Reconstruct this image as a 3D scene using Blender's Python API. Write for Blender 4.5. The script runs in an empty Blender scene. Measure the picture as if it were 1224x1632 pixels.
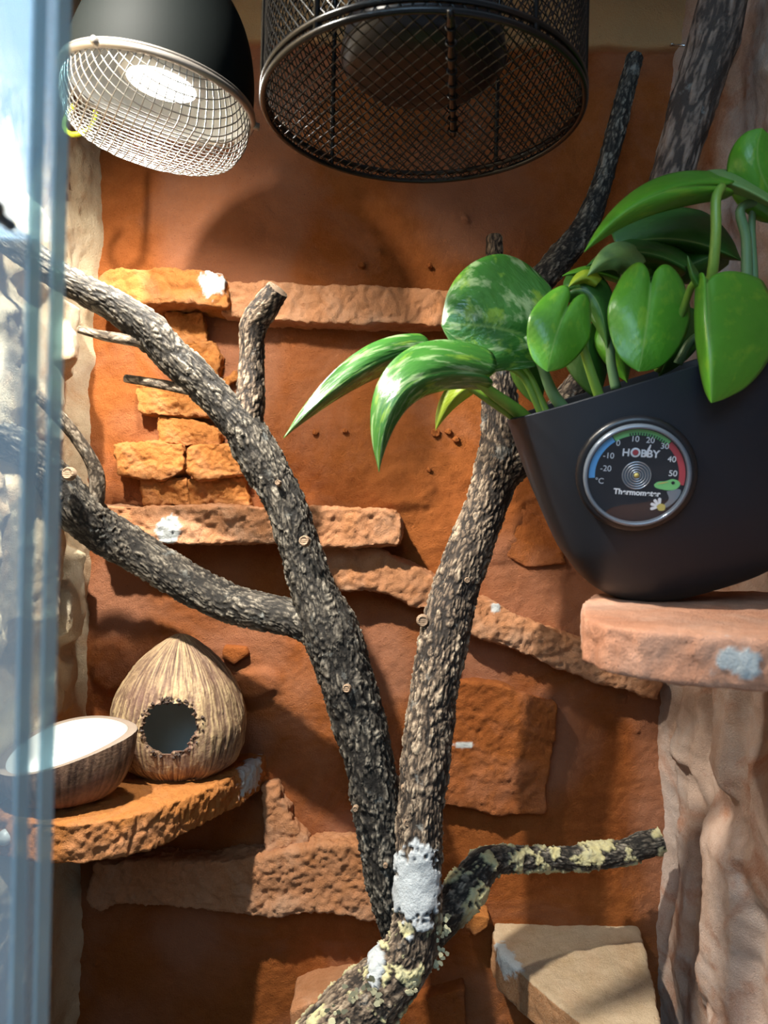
import bpy, math, random
import numpy as np
from mathutils import Vector, Matrix

# ------------------------------------------------------------------ camera, world, lights, exposure
SC = bpy.context.scene
COL = SC.collection
CAMZ = 0.45                      # height of the lens above the vivarium floor
FPX = 1228.0                     # focal length in pixels of the 1224 x 1632 frame
ROLL = math.radians(1.3)
CR, SR = math.cos(ROLL), math.sin(ROLL)

cam_data = bpy.data.cameras.new('camera')
cam = bpy.data.objects.new('camera', cam_data)
COL.objects.link(cam)
cam_data.sensor_fit = 'VERTICAL'
cam_data.sensor_height = 36.0
cam_data.lens = 36.0 * FPX / 1632.0
cam_data.clip_start = 0.01
cam_data.dof.use_dof = True
cam_data.dof.focus_distance = 0.52
cam_data.dof.aperture_fstop = 15.0
cam.matrix_world = Matrix(((CR, -SR, 0, 0), (0, 0, -1, 0), (SR, CR, 0, CAMZ), (0, 0, 0, 1)))
SC.camera = cam

SC.view_settings.view_transform = 'Standard'
SC.view_settings.look = 'None'
SC.view_settings.gamma = 1.0
SC.view_settings.use_curve_mapping = False
SC.view_settings.exposure = 0.22

world = bpy.data.worlds.new('room_air')
SC.world = world
world.use_nodes = True
bg = world.node_tree.nodes['Background']
bg.inputs[0].default_value = (0.60, 0.74, 0.92, 1)
bg.inputs[1].default_value = 0.52

LAMP_POWER = 14.0                # radiance of the LED face as seen
LAMP_SPOT_W = 8.0                # downward beam of the LED
WINDOW_W = 26.0
wl = bpy.data.lights.new('window_daylight', 'AREA')
wl.shape = 'RECTANGLE'
wl.size, wl.size_y = 1.5, 0.9
wl.energy = WINDOW_W
wl.color = (0.46, 0.73, 1.0)
wlo = bpy.data.objects.new('window_daylight', wl)
COL.objects.link(wlo)
wlo.location = (-0.62, -1.42, CAMZ + 1.0)
wlo.rotation_euler = (math.radians(90), 0, 0)     # shines towards +Y, into the room


# reflector lamp of the vivarium at the front left of the hood, above the frame and aimed down at the coconut shelf and branch foot
kl = bpy.data.lights.new('front_reflector_lamp', 'SPOT')
kl.energy = 30.0
kl.spot_size = math.radians(100)
kl.spot_blend = 1.0
kl.shadow_soft_size = 0.009
kl.color = (1.0, 0.95, 0.85)
klo = bpy.data.objects.new('front_reflector_lamp', kl)
COL.objects.link(klo)
klo.location = (-0.20, 0.25, CAMZ + 0.37)
klo.rotation_euler = Vector((0.07, 0.30, -0.60)).to_track_quat('-Z', 'Y').to_euler()

SC.cycles.max_bounces = 7
SC.cycles.diffuse_bounces = 3
SC.cycles.glossy_bounces = 3
SC.cycles.transparent_max_bounces = 16
SC.cycles.caustics_reflective = False
SC.cycles.caustics_refractive = False


def P(px, py, d):
    u, v = (px - 612.0) / FPX, (816.0 - py) / FPX
    return np.array([(u * CR - v * SR) * d, d, CAMZ + (u * SR + v * CR) * d])


def PZ(px, py, z):
    u, v = (px - 612.0) / FPX, (816.0 - py) / FPX
    return P(px, py, (z - CAMZ) / (u * SR + v * CR))


# ------------------------------------------------------------------ numpy noise
def _h(ix, iy, iz, s):
    with np.errstate(over='ignore'):
        h = (ix.astype(np.int64) * 374761393 + iy.astype(np.int64) * 668265263 + iz.astype(np.int64) * 2147483647 + s * 974711) & 0xFFFFFFFF
        h = ((h ^ (h >> 13)) * 1274126177) & 0xFFFFFFFF
        h = ((h ^ (h >> 16)) * 2246822519) & 0xFFFFFFFF
        h = h ^ (h >> 15)
    return h.astype(np.float64) / 4294967295.0


def vnoise(p, s=0):
    i = np.floor(p); f = p - i
    f = f * f * f * (f * (f * 6 - 15) + 10)
    ix, iy, iz = i[:, 0], i[:, 1], i[:, 2]
    r = 0
    for a in (0, 1):
        wa = f[:, 0] if a else 1 - f[:, 0]
        for b in (0, 1):
            wb = f[:, 1] if b else 1 - f[:, 1]
            for c in (0, 1):
                wc = f[:, 2] if c else 1 - f[:, 2]
                r = r + wa * wb * wc * _h(ix + a, iy + b, iz + c, s)
    return r * 2 - 1


_R = np.array([[0.36, 0.48, -0.8], [-0.8, 0.6, 0], [0.48, 0.64, 0.6]])


def fbm(p, o=4, s=0, g=0.5):
    r, a, t = 0, 1.0, 0.0
    q = p
    for k in range(o):
        r = r + a * vnoise(q, s + k * 17)
        t += a
        a *= g
        q = (q @ _R) * 2.03 + 5.3
    return r / t


def ridged(p, o=3, s=0):
    r, a, t = 0, 1.0, 0.0
    q = p
    for k in range(o):
        r = r + a * (1 - np.abs(vnoise(q, s + k * 31)) * 2)
        t += a
        a *= 0.55
        q = (q @ _R) * 2.1 + 3.1
    return r / t


def voro(p, s=0):
    i = np.floor(p); f = p - i
    f1 = np.full(len(p), 9.0); f2 = np.full(len(p), 9.0); cid = np.zeros(len(p))
    for a in (-1, 0, 1):
        for b in (-1, 0, 1):
            for c in (-1, 0, 1):
                ix, iy, iz = i[:, 0] + a, i[:, 1] + b, i[:, 2] + c
                d = np.sqrt((a + _h(ix, iy, iz, s) - f[:, 0]) ** 2 + (b + _h(ix, iy, iz, s + 1) - f[:, 1]) ** 2 + (c + _h(ix, iy, iz, s + 2) - f[:, 2]) ** 2)
                n = d < f1
                f2 = np.where(n, f1, np.minimum(f2, d))
                cid = np.where(n, _h(ix, iy, iz, s + 3), cid)
                f1 = np.where(n, d, f1)
    return f1, f2, cid


def sstep(a, b, x):
    t = np.clip((x - a) / (b - a), 0, 1)
    return t * t * (3 - 2 * t)


# ------------------------------------------------------------------ mesh helpers
def mk(name, V, F, mat, parent=None, attrs=None, smooth=True, origin=None, kind=None):
    V = np.asarray(V, dtype=np.float64)
    if origin is not None:
        V = V - np.asarray(origin)
    me = bpy.data.meshes.new(name)
    if isinstance(F, np.ndarray):
        n, k = F.shape
        me.vertices.add(len(V)); me.vertices.foreach_set('co', V.ravel().astype(np.float32))
        me.loops.add(n * k); me.loops.foreach_set('vertex_index', F.ravel().astype(np.int32))
        me.polygons.add(n)
        me.polygons.foreach_set('loop_start', np.arange(0, n * k, k, dtype=np.int32))
        try:
            me.polygons.foreach_set('loop_total', np.full(n, k, dtype=np.int32))
        except Exception:
            pass
        me.update(calc_edges=True)
    else:
        me.from_pydata([tuple(v) for v in V], [], [tuple(int(i) for i in f) for f in F])
    me.validate()
    if smooth:
        me.polygons.foreach_set('use_smooth', np.ones(len(me.polygons), dtype=bool))
    for k, a in (attrs or {}).items():
        at = me.attributes.new(k, 'FLOAT', 'POINT')
        at.data.foreach_set('value', np.asarray(a, dtype=np.float32))
    me.materials.append(mat)
    o = bpy.data.objects.new(name, me)
    COL.objects.link(o)
    if origin is not None:
        o.location = origin
    if parent is not None:
        o.parent = parent
        if origin is not None:
            o.location = Vector(origin) - parent.location
        else:
            o.location = -parent.location
    if kind:
        o['kind'] = kind
    return o


def tag(o, label, cat, group=None):
    o['label'] = label; o['category'] = cat
    if group:
        o['group'] = group
    return o


def thing(name, loc, label, cat, group=None):
    o = bpy.data.objects.new(name, None)
    COL.objects.link(o)
    o.empty_display_size = 0.02
    o.location = tuple(float(c) for c in loc)
    return tag(o, label, cat, group)


class MB:
    """collects small shapes into one mesh"""
    def __init__(s):
        s.V = []; s.F = []; s.n = 0

    def add(s, V, F):
        s.V.append(np.asarray(V, float)); s.F += [tuple(i + s.n for i in f) for f in F]; s.n += len(V)
        return s

    def tube(s, pts, r, k=6, cap=True, closed=False):
        V, F = tube_geo(pts, r, k, cap, closed)
        return s.add(V, F)

    def box(s, c, h, M=None):
        c = np.asarray(c, float)
        v = np.array([[x, y, z] for x in (-1, 1) for y in (-1, 1) for z in (-1, 1)], float) * np.asarray(h)
        if M is not None:
            v = v @ np.asarray(M).T
        return s.add(v + c, [(0, 1, 3, 2), (4, 6, 7, 5), (0, 4, 5, 1), (2, 3, 7, 6), (0, 2, 6, 4), (1, 5, 7, 3)])

    def build(s, name, mat, parent=None, smooth=True, **k):
        return mk(name, np.concatenate(s.V), s.F, mat, parent, smooth=smooth, **k)


def frames(pts, closed=False):
    pts = np.asarray(pts, float)
    T = np.gradient(pts, axis=0) if not closed else np.roll(pts, -1, 0) - np.roll(pts, 1, 0)
    T /= np.linalg.norm(T, axis=1)[:, None] + 1e-12
    a = np.array([0, 1.0, 0]) if abs(T[0][1]) < 0.9 else np.array([1.0, 0, 0])
    N = np.zeros_like(T)
    n = a - T[0] * (a @ T[0]); n /= np.linalg.norm(n)
    for i in range(len(pts)):
        n = n - T[i] * (n @ T[i]); n /= np.linalg.norm(n) + 1e-12
        N[i] = n
    return T, N, np.cross(T, N)


def tube_geo(pts, r, k=6, cap=True, closed=False):
    pts = np.asarray(pts, float); m = len(pts)
    r = np.broadcast_to(np.asarray(r, float), (m,))
    T, N, B = frames(pts, closed)
    a = np.arange(k) * 2 * math.pi / k
    V = (pts[:, None, :] + r[:, None, None] * (np.cos(a)[None, :, None] * N[:, None, :] + np.sin(a)[None, :, None] * B[:, None, :])).reshape(-1, 3)
    F = []
    for i in range(m if closed else m - 1):
        j = (i + 1) % m
        for q in range(k):
            w = (q + 1) % k
            F.append((i * k + q, i * k + w, j * k + w, j * k + q))
    if cap and not closed:
        F.append(tuple(range(k))[::-1]); F.append(tuple((m - 1) * k + q for q in range(k)))
    return V, F


def catmull(pts, n):
    """smooth resample of rows (any number of columns) at n samples, even in arc length of the first three columns"""
    p = np.asarray(pts, float)
    p = np.vstack([2 * p[0] - p[1], p, 2 * p[-1] - p[-2]])
    out = []
    for i in range(1, len(p) - 2):
        t = np.linspace(0, 1, 24, endpoint=(i == len(p) - 3))[:, None]
        a, b, c, d = p[i - 1], p[i], p[i + 1], p[i + 2]
        out.append(0.5 * (2 * b + (c - a) * t + (2 * a - 5 * b + 4 * c - d) * t ** 2 + (3 * b - a - 3 * c + d) * t ** 3))
    q = np.vstack(out)
    s = np.concatenate([[0], np.cumsum(np.linalg.norm(np.diff(q[:, :3], axis=0), axis=1))])
    if isinstance(n, float):
        n = max(4, int(s[-1] / n))
    x = np.linspace(0, s[-1], n)
    return np.stack([np.interp(x, s, q[:, k]) for k in range(q.shape[1])], 1), x


def lathe(prof, k=48, close_ends=False):
    prof = np.asarray(prof, float)
    a = np.arange(k) * 2 * math.pi / k
    V = np.stack([prof[:, None, 0] * np.cos(a), prof[:, None, 0] * np.sin(a), prof[:, None, 1] + 0 * a], -1).reshape(-1, 3)
    m = len(prof)
    F = [(i * k + q, i * k + (q + 1) % k, (i + 1) * k + (q + 1) % k, (i + 1) * k + q) for i in range(m - 1) for q in range(k)]
    if close_ends:
        F.append(tuple(range(k))[::-1]); F.append(tuple((m - 1) * k + q for q in range(k)))
    return V, F


def grid_faces(nu, nv, wrap=False):
    i = np.arange(nu - 1)[:, None]; j = np.arange(nv if wrap else nv - 1)[None, :]
    j2 = (j + 1) % nv
    return np.stack([i * nv + j, i * nv + j2, (i + 1) * nv + j2, (i + 1) * nv + j], -1).reshape(-1, 4)


def vnormals(V, F):
    n = np.zeros_like(V)
    a = V[F[:, 2]] - V[F[:, 0]]; b = V[F[:, 3 % F.shape[1]]] - V[F[:, 1]]
    c = np.cross(a, b)
    for k in range(F.shape[1]):
        np.add.at(n, F[:, k], c)
    return n / (np.linalg.norm(n, axis=1)[:, None] + 1e-12)


def remesh_prism(poly, ext, voxel, smooth=4):
    """closed prism from a 3D outline and an extrusion, as an even quad skin"""
    poly = np.asarray(poly, float); m = len(poly)
    V = np.vstack([poly, poly + np.asarray(ext)])
    F = [tuple(range(m)), tuple(range(2 * m - 1, m - 1, -1))] + [(i, m + i, m + (i + 1) % m, (i + 1) % m) for i in range(m)]
    me = bpy.data.meshes.new('tmp'); me.from_pydata([tuple(v) for v in V], [], F)
    o = bpy.data.objects.new('tmp', me); COL.objects.link(o)
    md = o.modifiers.new('r', 'REMESH'); md.mode = 'VOXEL'; md.voxel_size = voxel
    dg = bpy.context.evaluated_depsgraph_get()
    m2 = bpy.data.meshes.new_from_object(o.evaluated_get(dg))
    nv, nf = len(m2.vertices), len(m2.polygons)
    co = np.empty(nv * 3, np.float32); m2.vertices.foreach_get('co', co)
    vi = np.empty(len(m2.loops), np.int32); m2.loops.foreach_get('vertex_index', vi)
    lt = np.empty(nf, np.int32); m2.polygons.foreach_get('loop_total', lt)
    bpy.data.objects.remove(o); bpy.data.meshes.remove(me); bpy.data.meshes.remove(m2)
    V = co.reshape(-1, 3).astype(float); F = vi.reshape(-1, 4)
    e = np.vstack([F[:, [0, 1]], F[:, [1, 2]], F[:, [2, 3]], F[:, [3, 0]]])
    deg = np.bincount(e.ravel(), minlength=nv)[:, None]
    for _ in range(smooth):
        acc = np.zeros_like(V)
        np.add.at(acc, e[:, 0], V[e[:, 1]]); np.add.at(acc, e[:, 1], V[e[:, 0]])
        V = V * 0.4 + 0.6 * acc / np.maximum(deg, 1)
    return V, F


def patch_field(V, spots, seed=0):
    """smeared putty patches: ragged blots around 3D points"""
    r = np.zeros(len(V))
    for i, (c, rad, str_) in enumerate(spots):
        d = (V - np.asarray(c)) / np.asarray(rad)
        q = np.linalg.norm(d, axis=1) + 0.42 * fbm(V * 150 + i * 7, 3, seed + i) + 0.2 * vnoise(V * 520, seed + 4)
        r = np.maximum(r, str_ * (1 - sstep(0.8, 0.98, q)))
    return r


def rock(name, poly, ext, mat, parent=None, voxel=0.0016, amp=0.0016, fine=0.0006, freq=55, seed=1, spots=(), smooth=4, chip=0.0, layer=0.0):
    V, F = remesh_prism(poly, ext, voxel, smooth)
    N = vnormals(V, F)
    if N[0] @ (V[0] - V.mean(0)) < 0 and (np.sum(N * (V - V.mean(0)), 1) < 0).mean() > 0.5:
        F = F[:, ::-1]; N = -N
    d = amp * fbm(V * freq, 4, seed) + fine * fbm(V * freq * 6, 3, seed + 9)
    if chip:
        f1, f2, _ = voro(V * freq * 0.9 + 0.3 * np.stack([fbm(V * freq, 2, seed + k) for k in (3, 4, 5)], 1), seed)
        side = 1 - np.abs(N[:, 2]) ** 2 if layer >= 0 else 1
        d -= chip * (1 - sstep(0.0, 0.22, f2 - f1)) * side
        d += chip * 0.8 * ridged(V * freq * 3.6, 3, seed + 5) * side
    pt = patch_field(V, spots, seed) if spots else np.zeros(len(V))
    d = d + pt * 0.0007
    V = V + N * d[:, None]
    c = V.mean(0)
    o = mk(name, V, F, mat, parent, {'patch': pt, 'side': 1 - np.clip(np.abs(N[:, 2]), 0, 1)}, origin=c)
    return o


# ------------------------------------------------------------------ materials
class Mat:
    def __init__(s, name):
        s.m = bpy.data.materials.new(name); s.m.use_nodes = True
        s.t = s.m.node_tree; s.t.nodes.clear()
        s.out = s.t.nodes.new('ShaderNodeOutputMaterial')

    def n(s, ty, props=None, **ins):
        nd = s.t.nodes.new('ShaderNode' + ty)
        for k, v in (props or {}).items():
            setattr(nd, k, v)
        for k, v in ins.items():
            key = int(k[1:]) if k[0] == 'i' and k[1:].isdigit() else k.replace('_', ' ')
            s.set(nd.inputs[key], v)
        return nd

    def set(s, sock, v):
        if hasattr(v, 'is_linked') or isinstance(v, bpy.types.NodeSocket):
            s.t.links.new(v, sock)
        elif isinstance(v, bpy.types.Node):
            s.t.links.new(v.outputs[0], sock)
        else:
            if isinstance(v, tuple) and len(v) == 3 and sock.type == 'RGBA':
                v = v + (1,)
            sock.default_value = v

    def attr(s, nm):
        return s.n('Attribute', {'attribute_name': nm}).outputs['Fac']

    def pos(s):
        return s.n('TexCoord').outputs['Object']

    def noise(s, scale, detail=4, rough=0.55, vec=None, dist=0.0):
        return s.n('TexNoise', Vector=vec if vec is not None else s.pos(), Scale=scale, Detail=detail, Roughness=rough, Distortion=dist).outputs['Fac']

    def ramp(s, fac, stops):
        nd = s.n('ValToRGB'); s.set(nd.inputs[0], fac)
        el = nd.color_ramp.elements
        el[0].position, el[0].color = stops[0][0], (*stops[0][1], 1) if not isinstance(stops[0][1], float) else (stops[0][1],) * 3 + (1,)
        el[1].position = stops[-1][0]
        el[1].color = (*stops[-1][1], 1) if not isinstance(stops[-1][1], float) else (stops[-1][1],) * 3 + (1,)
        for p, c in stops[1:-1]:
            e = el.new(p); e.color = (*c, 1) if not isinstance(c, float) else (c,) * 3 + (1,)
        return nd.outputs[0]

    def mix(s, fac, a, b, mode='MIX'):
        nd = s.n('Mix', {'data_type': 'RGBA', 'blend_type': mode})
        s.set(nd.inputs[0], fac); s.set(nd.inputs[6], a); s.set(nd.inputs[7], b)
        return nd.outputs[2]

    def math(s, op, a, b=0.0):
        nd = s.n('Math', {'operation': op}); s.set(nd.inputs[0], a); s.set(nd.inputs[1], b)
        return nd.outputs[0]

    def bump(s, h, strength, dist, prev=None):
        nd = s.n('Bump', Strength=strength, Distance=dist, Height=h)
        if prev is not None:
            s.set(nd.inputs['Normal'], prev)
        return nd.outputs[0]

    def pbr(s, color, rough=0.8, normal=None, **k):
        nd = s.n('BsdfPrincipled')
        s.set(nd.inputs['Base Color'], color); s.set(nd.inputs['Roughness'], rough)
        for a, v in k.items():
            s.set(nd.inputs[a.replace('_', ' ')], v)
        if normal is not None:
            s.set(nd.inputs['Normal'], normal)
        s.t.links.new(nd.outputs[0], s.out.inputs[0])
        return nd


PUTTY = (0.50, 0.53, 0.51)


def plain(name, c, rough=0.5, **k):
    m = Mat(name)
    n = m.noise(180, 3)
    col = m.mix(0.25, c, m.mix(n, tuple(x * 0.75 for x in c), tuple(min(1, x * 1.25) for x in c)))
    m.pbr(col, rough, m.bump(m.noise(900, 2), 0.06, 0.0004), **k)
    return m.m


def terra(name, c1, c2, dust, dust_amt, stain=None, stain_amt=0.0, band=False, edge=None):
    m = Mat(name)
    p = m.pos()
    base = m.mix(m.ramp(m.noise(14, 5, 0.6, dist=0.6), [(0.36, 0.0), (0.66, 1.0)]), c1, c2)
    base = m.mix(m.ramp(m.noise(70, 5, 0.62), [(0.4, 0.0), (0.75, 0.55)]), base, tuple(min(1, x * 1.35 + 0.01) for x in c2))
    d = m.math('MULTIPLY', m.ramp(m.noise(9, 6, 0.66, dist=0.9), [(0.48, 0.0), (0.70, 1.0)]), dust_amt)
    base = m.mix(d, base, dust)
    if stain:
        sfac = m.math('MULTIPLY', m.ramp(m.noise(21, 5, 0.62, dist=1.0), [(0.52, 0.0), (0.66, 1.0)]), stain_amt)
        base = m.mix(sfac, base, stain)
    if edge:                                   # the broken edge of the slab keeps its terracotta wash
        base = m.mix(m.ramp(m.math('ADD', m.attr('side'), m.math('MULTIPLY', m.math('SUBTRACT', m.noise(60, 4), 0.5), 0.9)), [(0.38, 0.0), (0.66, 0.9)]), base, edge)
    if band:
        base = m.mix(m.attr('band'), base, (0.50, 0.33, 0.16))
        base = m.mix(m.attr('pale'), base, dust)
    grain = m.noise(850, 4, 0.75)
    base = m.mix(m.math('MULTIPLY', m.ramp(grain, [(0.35, 0.0), (0.75, 1.0)]), 0.28), base, tuple(min(1, x * 1.7 + 0.02) for x in c2))
    speck = m.ramp(m.n('TexVoronoi', Vector=p, Scale=260.0).outputs['Distance'], [(0.05, 1.0), (0.13, 0.0)])
    base = m.mix(m.math('MULTIPLY', speck, m.ramp(m.noise(40, 2), [(0.55, 0.0), (0.62, 0.7)])), base, (0.10, 0.035, 0.02))
    base = m.mix(m.attr('patch'), base, m.mix(m.noise(240, 4), (0.48, 0.51, 0.50), (0.68, 0.70, 0.68)))
    nb = m.bump(m.noise(190, 6, 0.72), 0.6, 0.0030)
    nb = m.bump(grain, 0.8, 0.0017, nb)
    m.pbr(base, 0.93, nb, Specular_IOR_Level=0.18)
    return m.m


M = {}
M['wall'] = terra('terracotta_render', (0.225, 0.060, 0.011), (0.285, 0.084, 0.016), (0.36, 0.170, 0.105), 0.55, band=True)
M['stone'] = terra('terracotta_stone', (0.35, 0.118, 0.022), (0.43, 0.165, 0.042), (0.50, 0.27, 0.16), 0.7, stain=(0.42, 0.165, 0.045), stain_amt=0.5)
M['slab'] = terra('pale_terracotta_slab', (0.42, 0.172, 0.068), (0.47, 0.225, 0.112), (0.56, 0.37, 0.25), 0.8, stain=(0.43, 0.165, 0.05), stain_amt=0.5)
M['pink'] = terra('pink_washed_slab', (0.55, 0.235, 0.13), (0.58, 0.30, 0.19), (0.62, 0.43, 0.34), 0.7)
M['buff'] = terra('buff_slab', (0.50, 0.34, 0.19), (0.54, 0.41, 0.27), (0.48, 0.24, 0.11), 0.6, edge=(0.40, 0.16, 0.05))
M['side'] = terra('sand_render', (0.48, 0.30, 0.21), (0.51, 0.37, 0.29), (0.54, 0.48, 0.44), 0.95, stain=(0.40, 0.17, 0.085), stain_amt=0.85)
M['sideL'] = terra('cream_render', (0.50, 0.38, 0.23), (0.56, 0.46, 0.31), (0.60, 0.54, 0.44), 0.9, stain=(0.44, 0.20, 0.07), stain_amt=0.5)


def bark(name, dark, mid, light):
    m = Mat(name)
    h = m.attr('ht')
    col = m.ramp(m.math('ADD', h, m.math('MULTIPLY', m.math('SUBTRACT', m.noise(420, 4, 0.7), 0.5), 0.35)),
                 [(0.08, dark), (0.36, mid), (0.80, light)])
    col = m.mix(m.ramp(m.noise(48, 4, 0.6), [(0.45, 0.0), (0.7, 0.25)]), col, tuple(x * 0.45 for x in mid))
    col = m.mix(m.ramp(m.noise(75, 5, 0.7), [(0.60, 0.0), (0.70, 0.45)]), col, (0.30, 0.31, 0.29))
    col = m.mix(m.attr('lichen'), col, m.mix(m.noise(170, 4), (0.40, 0.40, 0.31), (0.66, 0.56, 0.22)))
    col = m.mix(m.attr('patch'), col, m.mix(m.noise(150, 4), (0.40, 0.43, 0.45), (0.52, 0.55, 0.56)))
    nb = m.bump(m.noise(650, 4, 0.7), 0.7, 0.0012)
    m.pbr(col, 0.78, nb, Specular_IOR_Level=0.35)
    return m.m


M['bark'] = bark('dark_bark', (0.014, 0.012, 0.010), (0.085, 0.072, 0.056), (0.31, 0.27, 0.21))
M['bark4'] = bark('pale_twig_bark', (0.06, 0.045, 0.032), (0.27, 0.21, 0.15), (0.52, 0.45, 0.35))
M['bark2'] = bark('brown_bark', (0.018, 0.013, 0.010), (0.14, 0.098, 0.066), (0.42, 0.33, 0.23))
M['bark3'] = bark('bare_grey_wood', (0.05, 0.036, 0.029), (0.21, 0.15, 0.115), (0.34, 0.26, 0.21))


def cutwood():
    m = Mat('cut_wood')
    w = m.n('TexWave', {'wave_type': 'RINGS'}, Vector=m.pos(), Scale=260.0, Distortion=3.0, Detail=2.0).outputs['Fac']
    m.pbr(m.mix(w, (0.14, 0.085, 0.05), (0.32, 0.22, 0.14)), 0.8, m.bump(w, 0.3, 0.0005))
    return m.m


M['cut'] = cutwood()
M['black_metal'] = plain('black_enamel', (0.006, 0.007, 0.008), 0.42)
M['black_gloss'] = plain('black_glossy_wire', (0.0035, 0.0032, 0.0032), 0.26, Specular_IOR_Level=0.35)
M['black_plate'] = plain('black_ceramic', (0.005, 0.005, 0.007), 0.35, Specular_IOR_Level=0.4)
M['dome_black'] = plain('black_dome_paint', (0.0035, 0.0050, 0.0048), 0.7, Specular_IOR_Level=0.12)
M['white_in'] = plain('white_reflector', (0.72, 0.73, 0.72), 0.45)
M['steel'] = plain('galvanised_wire', (0.30, 0.29, 0.27), 0.36, Metallic=0.85)
M['rim'] = plain('brushed_rim', (0.30, 0.27, 0.24), 0.4, Metallic=0.7)
M['pot'] = plain('matt_black_pot', (0.008, 0.011, 0.017), 0.5, Specular_IOR_Level=0.4)
M['soil'] = plain('potting_soil', (0.03, 0.02, 0.012), 0.95)
M['ceil'] = plain('hood_board', (0.20, 0.15, 0.10), 0.8)
M['room'] = plain('room_plaster', (0.48, 0.47, 0.45), 0.9)
M['frame'] = plain('window_frame_paint', (0.7, 0.7, 0.69), 0.5)
M['glassgrey'] = plain('bulb_shell', (0.42, 0.43, 0.42), 0.3)
M['cable'] = plain('yellow_green_sheath', (0.45, 0.55, 0.02), 0.4)
M['nail'] = plain('bright_nail', (0.6, 0.6, 0.6), 0.25, Metallic=0.9)
M['tblack'] = plain('thermometer_black', (0.008, 0.008, 0.010), 0.3)
M['tface'] = plain('thermometer_dial', (0.020, 0.018, 0.022), 0.12)
M['twhite'] = plain('print_white', (0.75, 0.78, 0.80), 0.5)
M['tblue'] = plain('print_blue', (0.12, 0.42, 0.80), 0.5)
M['tgreen'] = plain('print_green', (0.18, 0.55, 0.18), 0.5)
M['tred'] = plain('print_red', (0.45, 0.05, 0.06), 0.5)
M['tring'] = plain('clear_grey_ring', (0.16, 0.19, 0.23), 0.2, Metallic=0.3)
M['tsteel'] = plain('dial_hub', (0.42, 0.46, 0.50), 0.25, Metallic=0.8)
M['torange'] = plain('print_yellow', (0.55, 0.45, 0.12), 0.5)
M['putty'] = plain('grey_putty', PUTTY, 0.85)
M['knob'] = plain('black_knob', (0.01, 0.012, 0.02), 0.3)
M['petiole'] = plain('petiole_green', (0.19, 0.33, 0.045), 0.4)
M['petiole_dk'] = plain('petiole_grey_green', (0.13, 0.24, 0.10), 0.45)


def emissive():
    m = Mat('led_face')
    e = m.n('Emission', Color=(1.0, 0.955, 0.86, 1), Strength=LAMP_POWER)
    m.t.links.new(e.outputs[0], m.out.inputs[0])
    return m.m


M['led'] = emissive()


def thin_glass(name, tint, rough, f0, haze=0.0):
    m = Mat(name)
    tr = m.n('BsdfTransparent', Color=(*tint, 1))
    gl = m.n('BsdfGlossy', Color=(1, 1, 1, 1), Roughness=rough)
    bf = m.n('NewGeometry').outputs['Backfacing']           # both faces of the pane reflect alike
    fr = m.n('Fresnel'); m.set(fr.inputs[0], m.math('ADD', m.math('MULTIPLY', bf, 1 / f0 - f0), f0))
    ms = m.n('MixShader')
    if haze:                                                # bluish diffuse film paints the room's hazy reflection into the pane
        df = m.n('BsdfDiffuse', Color=(0.80, 0.86, 0.92, 1)); mh = m.n('MixShader')
        m.set(mh.inputs[0], m.math('MULTIPLY', m.noise(9, 3), haze * 2)); m.t.links.new(tr.outputs[0], mh.inputs[1]); m.t.links.new(df.outputs[0], mh.inputs[2])
        tr = mh
    m.t.links.new(fr.outputs[0], ms.inputs[0]); m.t.links.new(tr.outputs[0], ms.inputs[1]); m.t.links.new(gl.outputs[0], ms.inputs[2])
    m.t.links.new(ms.outputs[0], m.out.inputs[0])
    return m.m


M['pane'] = thin_glass('door_glass', (0.95, 0.975, 0.98), 0.0, 1.52, 0.09)
M['cover'] = thin_glass('thermometer_cover', (0.97, 0.97, 0.98), 0.02, 1.45)


def glass_edge():
    m = Mat('polished_glass_edge')
    a = m.pbr(m.mix(m.noise(30, 2), (0.66, 0.78, 0.82), (0.74, 0.84, 0.87)), 0.22)
    tr = m.n('BsdfTransparent', Color=(0.55, 0.75, 0.82, 1))
    ms = m.n('MixShader', i0=0.55)
    m.t.links.new(a.outputs[0], ms.inputs[1]); m.t.links.new(tr.outputs[0], ms.inputs[2])
    m.t.links.new(ms.outputs[0], m.out.inputs[0])
    return m.m


M['edge'] = glass_edge()


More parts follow.
